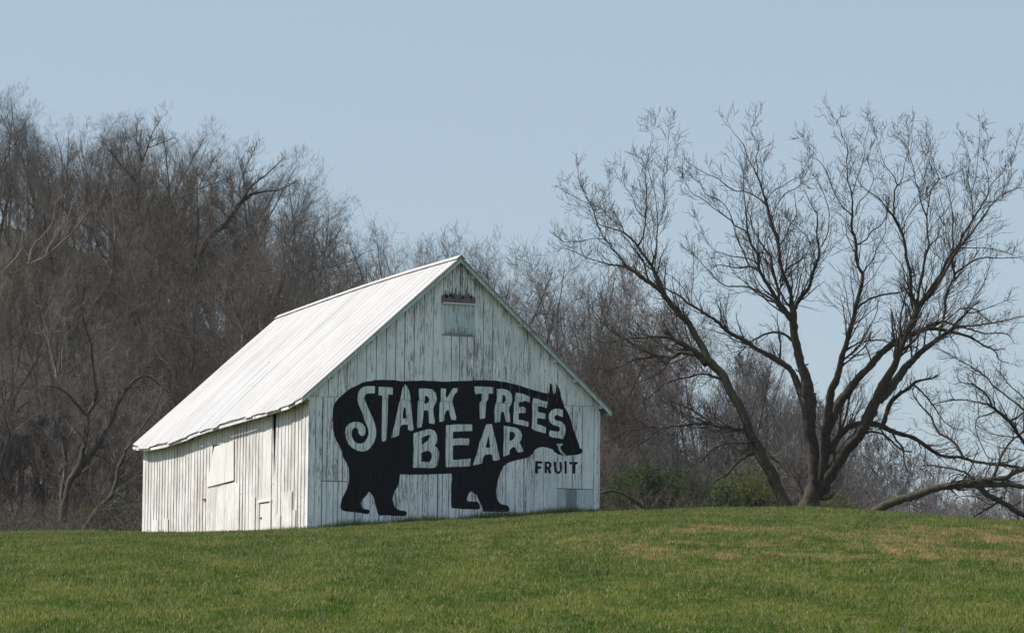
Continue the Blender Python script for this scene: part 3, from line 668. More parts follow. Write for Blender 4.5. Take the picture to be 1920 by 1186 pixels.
LET.append((PA([(655,475),(700,460),(750,445),(790,440),(820,455),(840,485),(845,520),(838,550),(825,575),(845,590),(858,620),(858,670),(850,715),(830,745),(790,750),(720,748),(650,745),(652,680),(655,600),(655,530)]), [PA([(720,510),(750,495),(785,485),(785,500),(770,530),(745,550),(722,565)]), PA([(718,628),(760,612),(790,620),(800,640),(800,670),(785,700),(750,702),(718,698)])]))
LET.append((PB([(-18,410),(60,404),(130,402),(190,405),(188,455),(130,455),(75,460),(35,462),(35,518),(90,512),(166,515),(163,568),(100,565),(55,568),(35,572),(35,640),(35,685),(85,682),(140,678),(176,675),(172,735),(100,738),(30,740),(-20,742),(-22,640),(-20,520)]), []))
LET.append((PB([(300,402),(345,400),(352,430),(365,480),(378,530),(390,590),(402,640),(410,680),(385,692),(355,688),(350,645),(320,640),(290,645),(275,670),(268,710),(235,722),(195,727),(205,690),(225,640),(238,590),(248,540),(268,500),(282,450),(292,420)]), [PB([(318,490),(325,530),(333,585),(300,590),(298,575),(308,530)])]))
LET.append((PB([(438,415),(490,420),(540,430),(570,450),(585,485),(580,520),(565,545),(580,575),(595,615),(570,628),(548,622),(535,590),(518,580),(500,590),(485,610),(485,640),(450,655),(438,655),(437,600),(440,520)]), [PB([(486,460),(520,465),(530,490),(520,515),(495,535),(484,530)])]))
SMILE = PB([(860,556),(905,556),(905,568),(890,572),(888,595),(900,615),(918,632),(936,650),(915,647),(895,632),(880,610),(872,590),(870,572),(860,568)])
FRU = [(PB([(690,692),(745,696),(745,715),(712,712),(712,735),(738,738),(738,755),(712,753),(710,790),(688,792)]), []),
       (PB([(765,698),(800,698),(818,712),(820,735),(806,752),(818,790),(797,792),(786,756),(783,756),(782,790),(765,788)]), [PB([(782,714),(797,716),(801,728),(795,739),(782,739)])]),
       (PB([(838,700),(858,700),(856,750),(862,772),(874,778),(884,768),(882,735),(880,700),(898,700),(902,750),(895,780),(875,798),(852,790),(840,770)]), []),
       (PB([(922,694),(940,694),(942,792),(924,794)]), []),
       (PB([(960,700),(1026,700),(1026,718),(1010,718),(1008,794),(988,794),(986,720),(962,720)]), [])]
def inside(pt, poly):
    x, y = pt; r = False; j = len(poly) - 1
    for i in range(len(poly)):
        xi, yi = poly[i]; xj, yj = poly[j]
        if (yi > y) != (yj > y) and x < (xj - xi) * (y - yi) / (yj - yi) + xi: r = not r
        j = i
    return r
def wobble(poly, amp=0.006, step=0.12):
    out = []
    for i in range(len(poly)):
        a, b = poly[i], poly[(i + 1) % len(poly)]; d = math.hypot(b[0] - a[0], b[1] - a[1]); n = max(1, int(d / step))
        for k in range(n):
            t = k / n; out.append((a[0] + (b[0] - a[0]) * t + random.uniform(-amp, amp), a[1] + (b[1] - a[1]) * t + random.uniform(-amp, amp)))
    return out
def lay_paint(name, test, polys, mat, label=None, lift=0.0015, fill=False):
    """triangulate the outlines together with the edges of the boards, keep what falls on a board"""
    vs_, es = [], []
    xs = [p[0] for q in polys for p in q]; zs = [p[1] for q in polys for p in q]
    x0, x1, z0, z1 = min(xs) - 0.01, max(xs) + 0.01, min(zs) - 0.01, max(zs) + 0.01
    for q in polys:
        b = len(vs_); vs_ += [Vector(p) for p in q]; es += [(b + i, b + (i + 1) % len(q)) for i in range(len(q))]
    bl = [B for B in BOARDS if B[1] > x0 and B[0] < x1 and B[3] > z0 and B[2] < z1]
    for (a, b_, c, d, yf) in bl:
        q = [(a, c), (b_, c), (b_, d), (a, d)]; k = len(vs_); vs_ += [Vector(p) for p in q]; es += [(k + i, k + (i + 1) % 4) for i in range(4)]
    V, E_, T, _, _, _ = delaunay_2d_cdt(vs_, es, [], 0, 1e-6)
    out_v, out_f = [], []
    for t in T:
        cx = sum(V[i][0] for i in t) / len(t); cz = sum(V[i][1] for i in t) / len(t)
        if not test((cx, cz)): continue
        best = None
        for B in bl:
            if B[0] < cx < B[1] and B[2] < cz < B[3] and (best is None or B[4] < best): best = B[4]
        if best is None:
            if not fill: continue
            near = [B[4] for B in bl if B[0] - 0.045 < cx < B[1] + 0.045 and B[2] - 0.01 < cz < B[3] + 0.01]
            if not near: continue
            best = min(near) + 0.002
        k = len(out_v); out_v += [(V[i][0], best - lift, V[i][1]) for i in t]; out_f.append(list(range(k, k + len(t))))
    o = pydata(name, out_v, out_f, mat, barn)
    if label: o['label'] = label
    # give the coat its skin thickness
    md = o.modifiers.new('coat', 'SOLIDIFY'); md.thickness = 0.001; md.offset = 1
    return o
M['letter'] = painted_wood('letter_paint', (0.76, 0.81, 0.80), (0.24, 0.18, 0.17), (0.38, 0.40, 0.38), 0.55, 0.65, 0.04)
bear = wobble(bear)
LETW = [(wobble(o_, 0.005), [wobble(h_, 0.004) for h_ in hs_]) for o_, hs_ in LET]
def in_letter(p, L_): return inside(p, L_[0]) and not any(inside(p, h_) for h_ in L_[1])
allpolys = [bear] + [q for L_ in LETW for q in [L_[0]] + L_[1]] + [SMILE]
lay_paint('painted_bear', lambda p: inside(p, bear) and not any(in_letter(p, L_) for L_ in LETW) and not inside(p, SMILE), allpolys, M['black'], 'black painted bear walking to the right', fill=True)
for L_, ch in zip(LETW, "STARKTREESBEAR"):
    lay_paint('white_letter', lambda p, L_=L_: in_letter(p, L_), [L_[0]] + L_[1], M['letter'], 'white painted letter %s' % ch)
lay_paint('painted_mouth', lambda p: inside(p, SMILE), [SMILE], M['letter'], 'small white mark of the bear mouth')
for L_, ch in zip(FRU, "FRUIT"):
    L_ = (wobble(L_[0], 0.003), [wobble(q, 0.002) for q in L_[1]])
    lay_paint('black_letter', lambda p, L_=L_: in_letter(p, L_), [L_[0]] + L_[1], M['black'], 'small black painted letter %s' % ch)

grass_blades()

# ------------------------------------------------------------------ trees: tubes grown level by level with arrays
def norm(a): return a / (np.linalg.norm(a, axis=-1, keepdims=True) + 1e-9)
def tubes(pts, rad, sides):
    """pts (K,N,3), rad (K,N) -> verts, quads"""
    K, N, _ = pts.shape
    t = np.empty_like(pts); t[:, 1:-1] = pts[:, 2:] - pts[:, :-2]; t[:, 0] = pts[:, 1] - pts[:, 0]; t[:, -1] = pts[:, -1] - pts[:, -2]; t = norm(t)
    m = norm(pts[:, -1] - pts[:, 0]); ref = np.where(np.abs(m[:, 1:2]) < 0.8, np.array([[0, 1.0, 0]]), np.array([[1.0, 0, 0]]))[:, None, :]
    a = norm(np.cross(t, ref)); b = np.cross(t, a)
    ang = np.arange(sides) * 2 * np.pi / sides
    V = pts[:, :, None, :] + rad[:, :, None, None] * (a[:, :, None, :] * np.cos(ang)[None, None, :, None] + b[:, :, None, :] * np.sin(ang)[None, None, :, None])
    base = (np.arange(K) * N * sides)[:, None, None] + (np.arange(N - 1) * sides)[None, :, None]
    j = np.arange(sides)[None, None, :]; j2 = (np.arange(sides) + 1)[None, None, :] % sides
    Q = np.stack([base + j, base + sides + j, base + sides + j2, base + j2], -1).reshape(-1, 4)
    return V.reshape(-1, 3), Q
class Bag:
    def __init__(s): s.V, s.Q, s.n = [], [], 0
    def add(s, pts, rad, sides):
        if len(pts) == 0: return
        V, Q = tubes(pts, rad, sides); s.V.append(V); s.Q.append(Q + s.n); s.n += len(V)
    def mesh(s, name): return fast_mesh(name, np.concatenate(s.V), np.concatenate(s.Q), True)
def spawn(rng, P, Rr, count, t0, t1, ang0, ang1, len_fn, rr, N, up=0.25, wig=0.25, tip=0.15, flat=1.0, tpow=1.0):
    """children of every parent branch. count: mean per parent; len_fn(parent length, t) ; rr child/parent radius"""
    K, NP, _ = P.shape
    plen = np.linalg.norm(np.diff(P, axis=1), axis=2).sum(1)
    cnt = np.asarray(count(plen) if callable(count) else np.full(K, count), float)
    k = np.floor(cnt + rng.random(K)).astype(int); idx = np.repeat(np.arange(K), k); n = len(idx)
    if n == 0: return np.zeros((0, N, 3)), np.zeros((0, N))
    t = t0 + (t1 - t0) * rng.random(n) ** tpow; f = t * (NP - 1); i0 = np.minimum(f.astype(int), NP - 2); fr = (f - i0)[:, None]
    p0 = P[idx, i0] * (1 - fr) + P[idx, i0 + 1] * fr; r0 = Rr[idx, i0] * (1 - fr[:, 0]) + Rr[idx, i0 + 1] * fr[:, 0]
    T = norm(P[idx, i0 + 1] - P[idx, i0])
    rv = rng.normal(size=(n, 3)); rv[:, 1] *= flat; perp = norm(np.cross(T, norm(rv)))
    a = np.radians(ang0 + (ang1 - ang0) * rng.random(n))[:, None]
    d = norm(T * np.cos(a) + perp * np.sin(a))
    ln = len_fn(plen[idx], t) * (0.6 + 0.8 * rng.random(n))
    r = np.minimum(r0 * rr * (0.7 + 0.5 * rng.random(n)), r0 * 0.9)
    pts = np.empty((n, N, 3)); pts[:, 0] = p0; step = (ln / (N - 1))[:, None]
    for q in range(1, N):
        d = norm(d + rng.normal(size=(n, 3)) * wig + np.array([0, 0, up])[None, :] * (1.0 if q > 0 else 0))
        pts[:, q] = pts[:, q - 1] + d * step
    rad = r[:, None] * (1 - (1 - tip) * np.linspace(0, 1, N)[None, :] ** 0.9)
    return pts, np.maximum(rad, 0.0022)

def generic_tree(seed, H, R0, style):
    """returns trunk mesh and crown mesh of a bare tree about H metres high"""
    rng = np.random.default_rng(seed); tb, cb = Bag(), Bag()
    st = dict(n1=26, a1=(28, 52), l1=0.36, lo=0.28, up=0.22, n2=8, n3=7, lean=0.05, wig=0.13, l2=.5, l3=.5, stems=1, tw=1.0, n4=0)
    st.update(style)
    stems = []
    for s in range(st['stems']):
        N = 14; p = np.zeros((N, 3)); d = norm(np.array([rng.normal() * st['lean'] + (s > 0) * rng.normal() * .25, rng.normal() * st['lean'] + (s > 0) * rng.normal() * .25, 1.0]))
        for q in range(1, N):
            d = norm(d + rng.normal(size=3) * st['wig'] * 0.5 + np.array([0, 0, .06])); p[q] = p[q - 1] + d * H * (1 if s == 0 else .85) / (N - 1) * (0.95 + .1 * rng.random())
        r = R0 * (1 if s == 0 else 0.7) * (1 - 0.93 * np.linspace(0, 1, N) ** 0.85); r[0] *= 1.35
        stems.append((p, r))
    P = np.stack([a for a, b in stems]); Rr = np.stack([b for a, b in stems]); P[:, 0, 2] -= 0.4
    tb.add(P, Rr, 7)
    lenf = lambda L, t: st['l1'] * H * (1.08 - 0.75 * t) + 0 * L
    P1, R1_ = spawn(rng, P, Rr, st['n1'], st['lo'], 0.97, *st['a1'], lenf, 0.55, 8, st['up'], st['wig'] * 1.2, 0.12)
    big = R1_[:, 0] > 0.045
    tb.add(P1[big], R1_[big], 5); cb.add(P1[~big], R1_[~big], 4)
    P2_, R2_ = spawn(rng, P1, R1_, st['n2'], 0.15, 1.0, 25, 60, lambda L, t: st['l2'] * L * (1.15 - 0.6 * t), 0.55, 6, st['up'], 0.22, 0.15)
    cb.add(P2_, R2_, 3)
    P3_, R3_ = spawn(rng, P2_, R2_, st['n3'], 0.1, 1.0, 25, 60, lambda L, t: np.maximum(st['l3'] * L, 0.35), 0.6, 4, st['up'] * 0.8, 0.25, 0.3)
    R3_ = np.maximum(R3_, 0.0045) * st['tw']; cb.add(P3_, R3_, 3)
    if st['n4']:
        P4_, R4_ = spawn(rng, P3_, R3_, st['n4'], 0.1, 1.0, 20, 55, lambda L, t: np.maximum(0.55 * L, 0.25), 0.7, 3, st['up'] * 0.8, 0.2, 0.4)
        cb.add(P4_, np.maximum(R4_, 0.004) * st['tw'], 3)
    return tb.mesh('trunk'), cb.mesh('crown')

TR = {}
def kind(name, variants, H, R0, bark_m, twig_m, **style):
    TR[name] = []
    for s in variants:
        a, b = generic_tree(s, H, R0, style); a.materials.append(M[bark_m]); b.materials.append(M[twig_m]); H_ = 0.97 * max(v_.co.z for v_ in b.vertices); TR[name].append((a, b, H_))
kind('tall', (1, 2, 3, 15), 20.0, 0.27, 'bark_wood', 'twig_grey', n1=20, a1=(22, 48), l1=.33, lo=.16, up=.17, n2=8, n3=5, n4=1, tw=1.25, wig=.17)
kind('wide', (4, 5, 16), 15.0, 0.26, 'bark_wood', 'twig_grey', n1=16, a1=(30, 62), l1=.46, lo=.25, up=.13, n2=8, n3=6, n4=1, wig=.24, tw=1.25)
kind('brown', (6, 7, 17), 11.0, 0.13, 'bark_wood', 'twig_brown', n1=13, a1=(22, 50), l1=.38, lo=.16, up=.18, n2=8, n3=5, n4=1, stems=3, tw=1.3, wig=.2)
kind('thicket', (8, 9), 6.0, 0.06, 'bark_wood', 'twig_grey', n1=12, a1=(20, 60), l1=.45, lo=.05, up=.16, n2=6, n3=5, n4=2, stems=5, wig=.3, tw=1.3)
kind('red', (10,), 7.0, 0.08, 'bark_wood', 'twig_red', n1=13, a1=(18, 45), l1=.40, lo=.08, up=.22, n2=7, n3=5, n4=1, stems=4, tw=1.4, wig=.2)
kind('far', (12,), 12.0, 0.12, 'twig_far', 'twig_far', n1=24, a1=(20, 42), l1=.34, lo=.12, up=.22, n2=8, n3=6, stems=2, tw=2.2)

def plant(kind_, var, x, y, height, label, group, cat='tree', name='tree', rot=None, sink=0.0, wide=1.0):
    ml = TR[kind_]; tm, cm, H = ml[var % len(ml)]
    o = empty(name, (x, y, float(ground_z(x, y)) - sink), random.uniform(0, 6.28) if rot is None else rot)
    s = height / H; o.scale = (s * wide, s * wide, s)
    props(o, label, cat, group)
    for nm, me in (('trunk', tm), ('crown', cm)):
        c = bpy.data.objects.new(nm, me); C.objects.link(c); c.parent = o
    return o

# skyline of the wood in the photo: (pixel x, pixel y of the tree tops)
SKY = np.array([(-200, 150), (0, 176), (45, 158), (100, 215), (140, 200), (200, 220), (250, 205), (300, 200), (360, 250), (430, 275), (500, 262), (550, 315), (600, 375), (650, 410),
                (700, 435), (760, 440), (850, 430), (940, 440), (1000, 450), (1060, 470), (1100, 500), (1180, 560), (1250, 600), (1330, 600), (1400, 630), (1480, 680), (1560, 720),
                (1640, 790), (1720, 830), (1800, 850), (1900, 870), (2100, 890)], float)
def sky_h(x, y, f=1.0):
    px = 960 + F * x / y; py = float(np.interp(px, SKY[:, 0], SKY[:, 1])); return at(px, py, y)[2] - float(ground_z(x, y))
rnd = random.Random(21)
def px_x(px, y): return (px - 960) / F * y
# rows on the slope: (distance, px from, px to, step px, kinds, height factor range)
rows = [(284, -60, 1140, 25, ('tall', 'tall', 'wide'), (0.92, 1.06)),
        (262, -60, 1120, 38, ('tall', 'tall', 'wide'), (0.80, 1.0)),
        (246, -80, 1130, 42, ('tall', 'brown', 'tall'), (0.74, 0.97)),
        (228, -80, 1140, 45, ('tall', 'wide', 'brown'), (0.62, 0.90)),
        (210, -90, 1150, 50, ('wide', 'brown', 'tall'), (0.50, 0.78)),
        (194, -90, 1160, 56, ('brown', 'wide', 'brown'), (0.42, 0.66)),
        (180, -90, 1180, 62, ('brown', 'red', 'wide'), (0.34, 0.55)),
        (169, -100, 1180, 66, ('thicket', 'red', 'brown'), (0.26, 0.42))]
for ri, (d, p0, p1, st, kinds_, hf) in enumerate(rows):
    px = p0
    while px < p1:
        q = px + rnd.uniform(-0.4, 0.4) * st; dd = d + rnd.uniform(-6, 6); x = px_x(q, dd)
        hh = sky_h(x, dd) * rnd.uniform(*hf); k = rnd.choice(kinds_)
        lo = {'tall': 11, 'wide': 8, 'brown': 6, 'red': 4.5, 'thicket': 3.5}[k]
        hh = max(hh, lo * 0.8); hh = min(hh, {'tall': 27, 'wide': 22, 'brown': 15, 'red': 9, 'thicket': 8}[k])
        hidden = 560 < q < 1080 and d < 200
        if not hidden:
            zone = next(t for lim, t in ((60, 'at the very left edge'), (150, 'near the left edge'), (260, 'left of the barn'), (400, 'above the low roof end'), (520, 'above the left roof half'),
                            (640, 'above the far ridge end'), (760, 'above the ridge middle'), (880, 'behind the gable peak'), (1000, 'just right of the gable peak'), (9999, 'over the right roof slope')) if q < lim)
            zone = {0: 'on the skyline ', 1: 'on the skyline ', 2: 'near the top ', 3: 'near the top ', 4: 'halfway up ', 5: 'halfway up ', 6: 'at the foot ', 7: 'at the foot '}[ri] + zone
            ri = min(ri, 7)
            lab = {'tall': 'tall bare grey tree of the wood %s', 'wide': 'spreading bare tree of the wood %s', 'brown': 'brown-twigged bare tree of the wood %s',
                   'red': 'reddish-twigged bush of the wood %s', 'thicket': 'tangled grey shrub of the wood %s'}[k] % zone
            plant(k, rnd.randrange(12), x, dd, hh, lab, '%s trees of the wood %s' % (k, zone) if k not in ('red', 'thicket') else '%s bushes of the wood %s' % (k, zone),
                  cat='tree' if k not in ('red', 'thicket') else 'shrub', name='bare_tree' if k not in ('red', 'thicket') else 'bare_shrub')
        px += st
# the densest stretch, at the left edge of the wood
for q, dd, hf_, k in ((10, 252, .8, 'brown'), (48, 240, .72, 'brown'), (85, 250, .78, 'wide'), (118, 236, .66, 'brown'), (150, 252, .78, 'brown'), (178, 240, .7, 'tall'), (205, 250, .76, 'brown'), (236, 238, .68, 'brown'),
                      (262, 252, .78, 'brown'), (295, 244, .7, 'wide'), (330, 252, .76, 'brown'), (365, 240, .68, 'brown'), (400, 250, .74, 'brown'), (440, 244, .7, 'brown'), (30, 218, .5, 'brown'), (95, 214, .5, 'brown'),
                      (165, 218, .5, 'brown'), (225, 214, .52, 'brown'), (285, 220, .52, 'brown'), (350, 216, .5, 'brown'), (420, 220, .5, 'brown'), (500, 216, .5, 'brown')):
    x = px_x(q, dd); pl = 'at the left edge' if q < 110 else ('between left edge and barn' if q < 250 else 'above the low roof end')
    plant(k, rnd.randrange(12), x, dd, max(5.0, sky_h(x, dd) * hf_), ('%s tree filling the dense middle of the wood %s' % ({'brown': 'many-stemmed brown', 'wide': 'broad bare', 'tall': 'slim bare'}[k], pl)), 'filling trees of the wood ' + pl, name='bare_tree')
# thinner, lower wood to the right of the barn
for (d, p0, p1, st, hf) in ((300, 1100, 1580, 26, (0.85, 1.12)), (270, 1120, 1540, 38, (0.75, 1.05)), (236, 1130, 1470, 56, (0.55, 0.9)), (205, 1140, 1430, 64, (0.35, 0.6))):
    px = p0
    while px < p1:
        q = px + rnd.uniform(-0.4, 0.4) * st; dd = d + rnd.uniform(-8, 8); x = px_x(q, dd); hh = max(3.0, sky_h(x, dd) * rnd.uniform(*hf))
        plant(rnd.choice(('tall', 'tall', 'far')) if d > 240 else rnd.choice(('tall', 'thicket', 'wide')), rnd.randrange(3), x, dd, hh, 'slender bare tree of the thin wood, %s row, %s' % ({300: 'farthest', 270: 'second farthest', 236: 'nearer', 205: 'nearest'}[d], 'beside the barn' if q < 1220 else ('behind the leaning trunk' if q < 1400 else 'behind the thick trunk')), 'slender trees between barn and big tree', name='bare_tree')
        px += st
# far wood low on the right
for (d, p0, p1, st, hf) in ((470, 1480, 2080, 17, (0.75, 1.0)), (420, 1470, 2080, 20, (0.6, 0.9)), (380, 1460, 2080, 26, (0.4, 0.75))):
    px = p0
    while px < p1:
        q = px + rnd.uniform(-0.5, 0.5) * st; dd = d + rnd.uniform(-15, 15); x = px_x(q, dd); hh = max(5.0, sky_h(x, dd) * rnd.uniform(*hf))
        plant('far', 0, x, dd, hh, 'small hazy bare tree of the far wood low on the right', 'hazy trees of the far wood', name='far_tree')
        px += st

# ---- trees traced one by one
FR = {'1': (1040, 200, 4.174), '2': (1460, 200, 4.174), '3': (1100, 460, 4.5625), '4': (1480, 460, 4.3636), '5': (1100, 700, 4.3925), '6': (1480, 700, 4.0886),
      '7': (0, 560, 2.6964), '8': (0, 160, 2.965)}
def parse(s):
    """'3 1200,1150,75 1110,1050,70 ...' -> [(photo x, photo y, width in photo px)]; a bare digit switches the frame"""
    out = []; fr = None; lastw = None
    for tok in s.split():
        if ',' not in tok: fr = FR[tok]; continue
        q = [float(a) for a in tok.split(',')]; wdt = q[2] if len(q) > 2 else None
        if wdt is None: wdt = lastw
        lastw = wdt; out.append((fr[0] + q[0] / fr[2], fr[1] + q[1] / fr[2], wdt / fr[2]))
    return out
def catmull(p, step):
    p = np.asarray(p, float); n = len(p); out = []
    for i in range(n - 1):
        a = p[max(i - 1, 0)]; b = p[i]; c = p[i + 1]; d = p[min(i + 2, n - 1)]
        m = max(1, int(round(np.hypot(*(c - b)[:2]) / step)))
        for k in range(m):
            t = k / m; out.append(0.5 * ((2 * b) + (-a + c) * t + (2 * a - 5 * b + 4 * c - d) * t * t + (-a + 3 * b - 3 * c + d) * t ** 3))
    out.append(p[-1]); return np.array(out)
def resample(P, r, N):
    s = np.concatenate([[0], np.cumsum(np.linalg.norm(np.diff(P, axis=0), axis=1))]); t = np.linspace(0, s[-1], N)
    return np.stack([np.interp(t, s, P[:, k]) for k in range(3)], -1), np.interp(t, s, r)
def traced_tree(name, label, specs, D, seed, bark_m, twig_m, dens=1.0, cat='tree', slope=0.45, twig_r=0.0062, sub=1.0, wmul=1.0, min_child=0.35, up=0.10):
    rng = np.random.default_rng(seed)
    done = []                     # arrays (px, py, depth)
    limbs = []
    for si, s in enumerate(specs):
        q = catmull(parse(s), 5.0); q[:, 2] = np.maximum(q[:, 2], 0.5); q[:, 2] *= np.interp(q[:, 2], [1.0, 12.0], [0.70, 1.0])
        if si == 0: d0 = D
        else:
            A = np.concatenate(done); k = np.argmin((A[:, 0] - q[0, 0]) ** 2 + (A[:, 1] - q[0, 1]) ** 2); d0 = A[k, 2]
        L = np.concatenate([[0], np.cumsum(np.hypot(np.diff(q[:, 0]), np.diff(q[:, 1])))]) * D / F
        sl = 0.06 * rng.normal() if si == 0 else slope * rng.uniform(-1, 1)
        ph = rng.random() * 6; dep = d0 + sl * L + 0.12 * (np.sin(L * 0.9 + ph) - math.sin(ph))
        wobx = 0.05 * q[:, 2] * np.sin(L * 5 + ph) + rng.normal(size=len(q)) * 0.18 * np.minimum(q[:, 2], 3); woby = rng.normal(size=len(q)) * 0.18 * np.minimum(q[:, 2], 3)
        if si: wobx[0] = woby[0] = 0
        P = np.array([at(a + wx, b + wy, d) for (a, b, _), wx, wy, d in zip(q, wobx, woby, dep)])
        r = q[:, 2] / 2 * D / F * wmul * (1 + 0.06 * rng.normal(size=len(q)))
        done.append(np.stack([q[:, 0], q[:, 1], dep], -1)); limbs.append((P, r))
    base = limbs[0][0][0].copy()
    root = empty(name, tuple(base)); props(root, label, cat)
    bag = Bag(); GP, GR, GL = [], [], []
    for i, (P, r) in enumerate(limbs):
        P = P - base
        N = max(4, min(90, len(P))); P, r = resample(P, r, N)
        if i == 0:
            P[0, 2] -= 0.5; r[:3] = r[:3] * np.array([1.5, 1.28, 1.1])
        sides = 12 if r.max() > 0.25 else (8 if r.max() > 0.08 else 5)
        b1 = Bag(); b1.add(P[None], r[None], sides)
        if sides >= 8:
            Vv = b1.V[0].reshape(N, sides, 3); ctr = P[:, None]; ridge = 1 + 0.055 * rng.normal(size=(1, sides, 1)) + 0.05 * rng.normal(size=(N, sides, 1))
            b1.V[0] = (ctr + (Vv - ctr) * ridge).reshape(-1, 3)
            sp_, sr_ = spawn(rng, P[None], r[None], max(1.0, 0.55 * np.linalg.norm(np.diff(P, axis=0), axis=1).sum()), 0.12, 0.9, 45, 85, lambda L, t: 0.34 + 0 * L, 0.28, 5, 0.02, 0.25, 0.55)
            b1.add(sp_, np.minimum(sr_, 0.055), 5)
        me = b1.mesh('limb'); me.materials.append(M[bark_m])
        link_mesh('trunk' if i == 0 else 'limb', me, None, root)
        # pieces of the limb that can carry side branches
        ok = r < 0.13
        if ok.any():
            a = int(np.argmax(ok)); 
            if N - a >= 3:
                Pn, rn = resample(P[a:], r[a:], 24); GP.append(Pn); GR.append(rn)
    P = np.stack(GP); Rr = np.stack(GR)
    cnt = lambda L: 3.7 * L * dens + 2
    P1, R1_ = spawn(rng, P, Rr, cnt, 0.02, 1.0, 22, 62, lambda L, t: np.clip(0.30 * L, 0.6, 1.6) * (1.25 - 0.90 * t), 0.36, 9, up, 0.12, 0.25, flat=0.7)
    # whips that carry a limb on past its traced end
    Pt, Rt = spawn(rng, P, Rr, 2.0, 0.80, 1.0, 12, 45, lambda L, t: np.clip(0.08 * L, 0.2, 0.38), 0.8, 6, up, 0.10, 0.35)
    P1 = [(P1, R1_), (Pt, Rt)]
    A = []
    for (p, r) in P1:
        bag.add(p, r, 4); A.append(spawn(rng, p, r, lambda L: 3.0 * L * sub + 1.0, 0.08, 1.0, 24, 60, lambda L, t: np.maximum(0.45 * L, min_child) * (1.15 - .5 * t), 0.60, 6, up, 0.11, 0.35))
    for (p, r) in A:
        r = np.maximum(r, twig_r); bag.add(p, r, 3)
        p3, r3 = spawn(rng, p, r, lambda L: 3.0 * L * sub + 0.6, 0.1, 1.0, 22, 56, lambda L, t: np.maximum(0.5 * L, 0.22), 0.75, 4, up * 0.9, 0.13, 0.5)
        bag.add(p3, np.maximum(r3, twig_r * 0.85), 3)
    cm = bag.mesh('crown'); cm.materials.append(M[twig_m]); link_mesh('crown', cm, None, root)
    return root

LEFT_TREE = [
 '5 1640,1120,110 1580,960,100 1520,820,90 1430,660,100 1350,500,85 1310,380,75 1250,260,75 1170,120,75 1110,0,78 3 1110,1050,70 1030,970,78 1005,900,62 930,770,58 880,680,54 800,590,50 720,500,47 650,400,50 620,320,44 580,230,36 560,180,32 500,100,27 440,10,24 1 600,1030,20 540,985,17 500,970,14 430,945,12 340,915,10 290,780,8 200,730,7 130,690,6 60,650,5 25,565,3',
 '3 650,400,45 560,330,40 500,295,38 420,230,34 325,180,26 250,170,20 170,155,16 80,130,12 0,105,10 1 190,1150,8 100,1115,6 20,1105,4',
 '3 325,180,26 270,80,22 200,5,20 1 450,1090,16 400,1040,14 350,960,12 320,880,10 290,770,8 250,720,7 215,640,5 185,540,4 178,430,2',
 '1 400,1040,12 300,1030,9 230,1048,8 100,1060,6 40,1035,5 5,1000,3',
 '3 560,180,28 580,100,22 595,10,18 1 800,1000,14 808,930,13 800,800,10 790,710,9 775,640,8 750,560,7 725,440,6 740,350,5 760,230,4 757,100,2.5',
 '1 808,930,11 840,860,8 858,700,8 850,600,7 850,550,6 880,470,5 885,330,4 905,140,2.5',
 '1 850,550,6 920,440,4 945,330,3 965,240,2',
 '1 655,1090,18 690,1020,17 710,900,17 715,800,14 718,650,11 712,560,8 715,480,7 690,420,5 665,360,3',
 '1 710,870,12 640,800,8 610,710,7 560,640,6 540,580,4 550,510,4 510,450,2',
 '1 540,985,12 530,940,9 440,880,8 380,810,7 290,760,6 250,700,6 210,610,4',
 '1 530,940,9 470,830,7 430,720,6 425,640,5 430,520,3',
 '3 530,310,26 510,230,20 480,130,18 440,70,16 390,5,13 1 570,1040,10 530,1000,9 470,900,6',
 '3 1030,1010,70 960,940,60 880,920,48 800,915,44 730,955,40 660,945,34 590,940,32 500,900,26 420,855,24 350,815,20 280,770,18 210,730,15 150,680,12 90,600,10 40,530,8 0,470,6',
 '3 620,945,26 500,960,22 400,980,20 320,1020,14 250,1050,12 180,1100,7',
 '3 730,955,24 680,1030,18 620,1090,15 500,1150,12 5 380,85,8 250,130,7 160,180,5',
 '3 1010,965,50 900,890,44 800,830,38 700,790,34 600,780,28 480,790,22 350,795,18 240,815,16 130,830,12 60,790,8',
 '3 1150,1140,32 1060,1110,26 970,1100,22 870,1125,22 760,1150,20 5 635,87,16 570,150,14 480,220,11 410,262,8',
 '5 1330,480,40 1200,450,38 1100,430,38 1000,410,36 900,410,30 800,425,26 700,430,24 620,450,22 560,490,18 480,560,14 400,600,12 300,690,8',
 '5 590,450,18 520,435,14 440,455,16 330,470,14 240,520,11 130,580,8',
 '5 1060,420,26 980,370,20 900,320,18 820,275,18 750,245,16 680,225,12 640,240,9',
 '5 1350,570,34 1230,570,20 1130,585,18 1030,625,20 960,700,20 890,780,17 850,870,14 830,1000,10 760,1100,7',
 '5 1400,640,44 1300,690,28 1220,750,24 1160,825,24 1080,870,20 1000,940,15 940,1000,12 930,1080,9',
 '5 850,880,12 780,950,9 700,980,7 640,1050,5',
 '5 1310,330,30 1325,400,34 1330,480,30 1340,560,22 1335,640,16',
 '5 1290,350,14 1240,370,15 1265,450,15 1330,470,14']
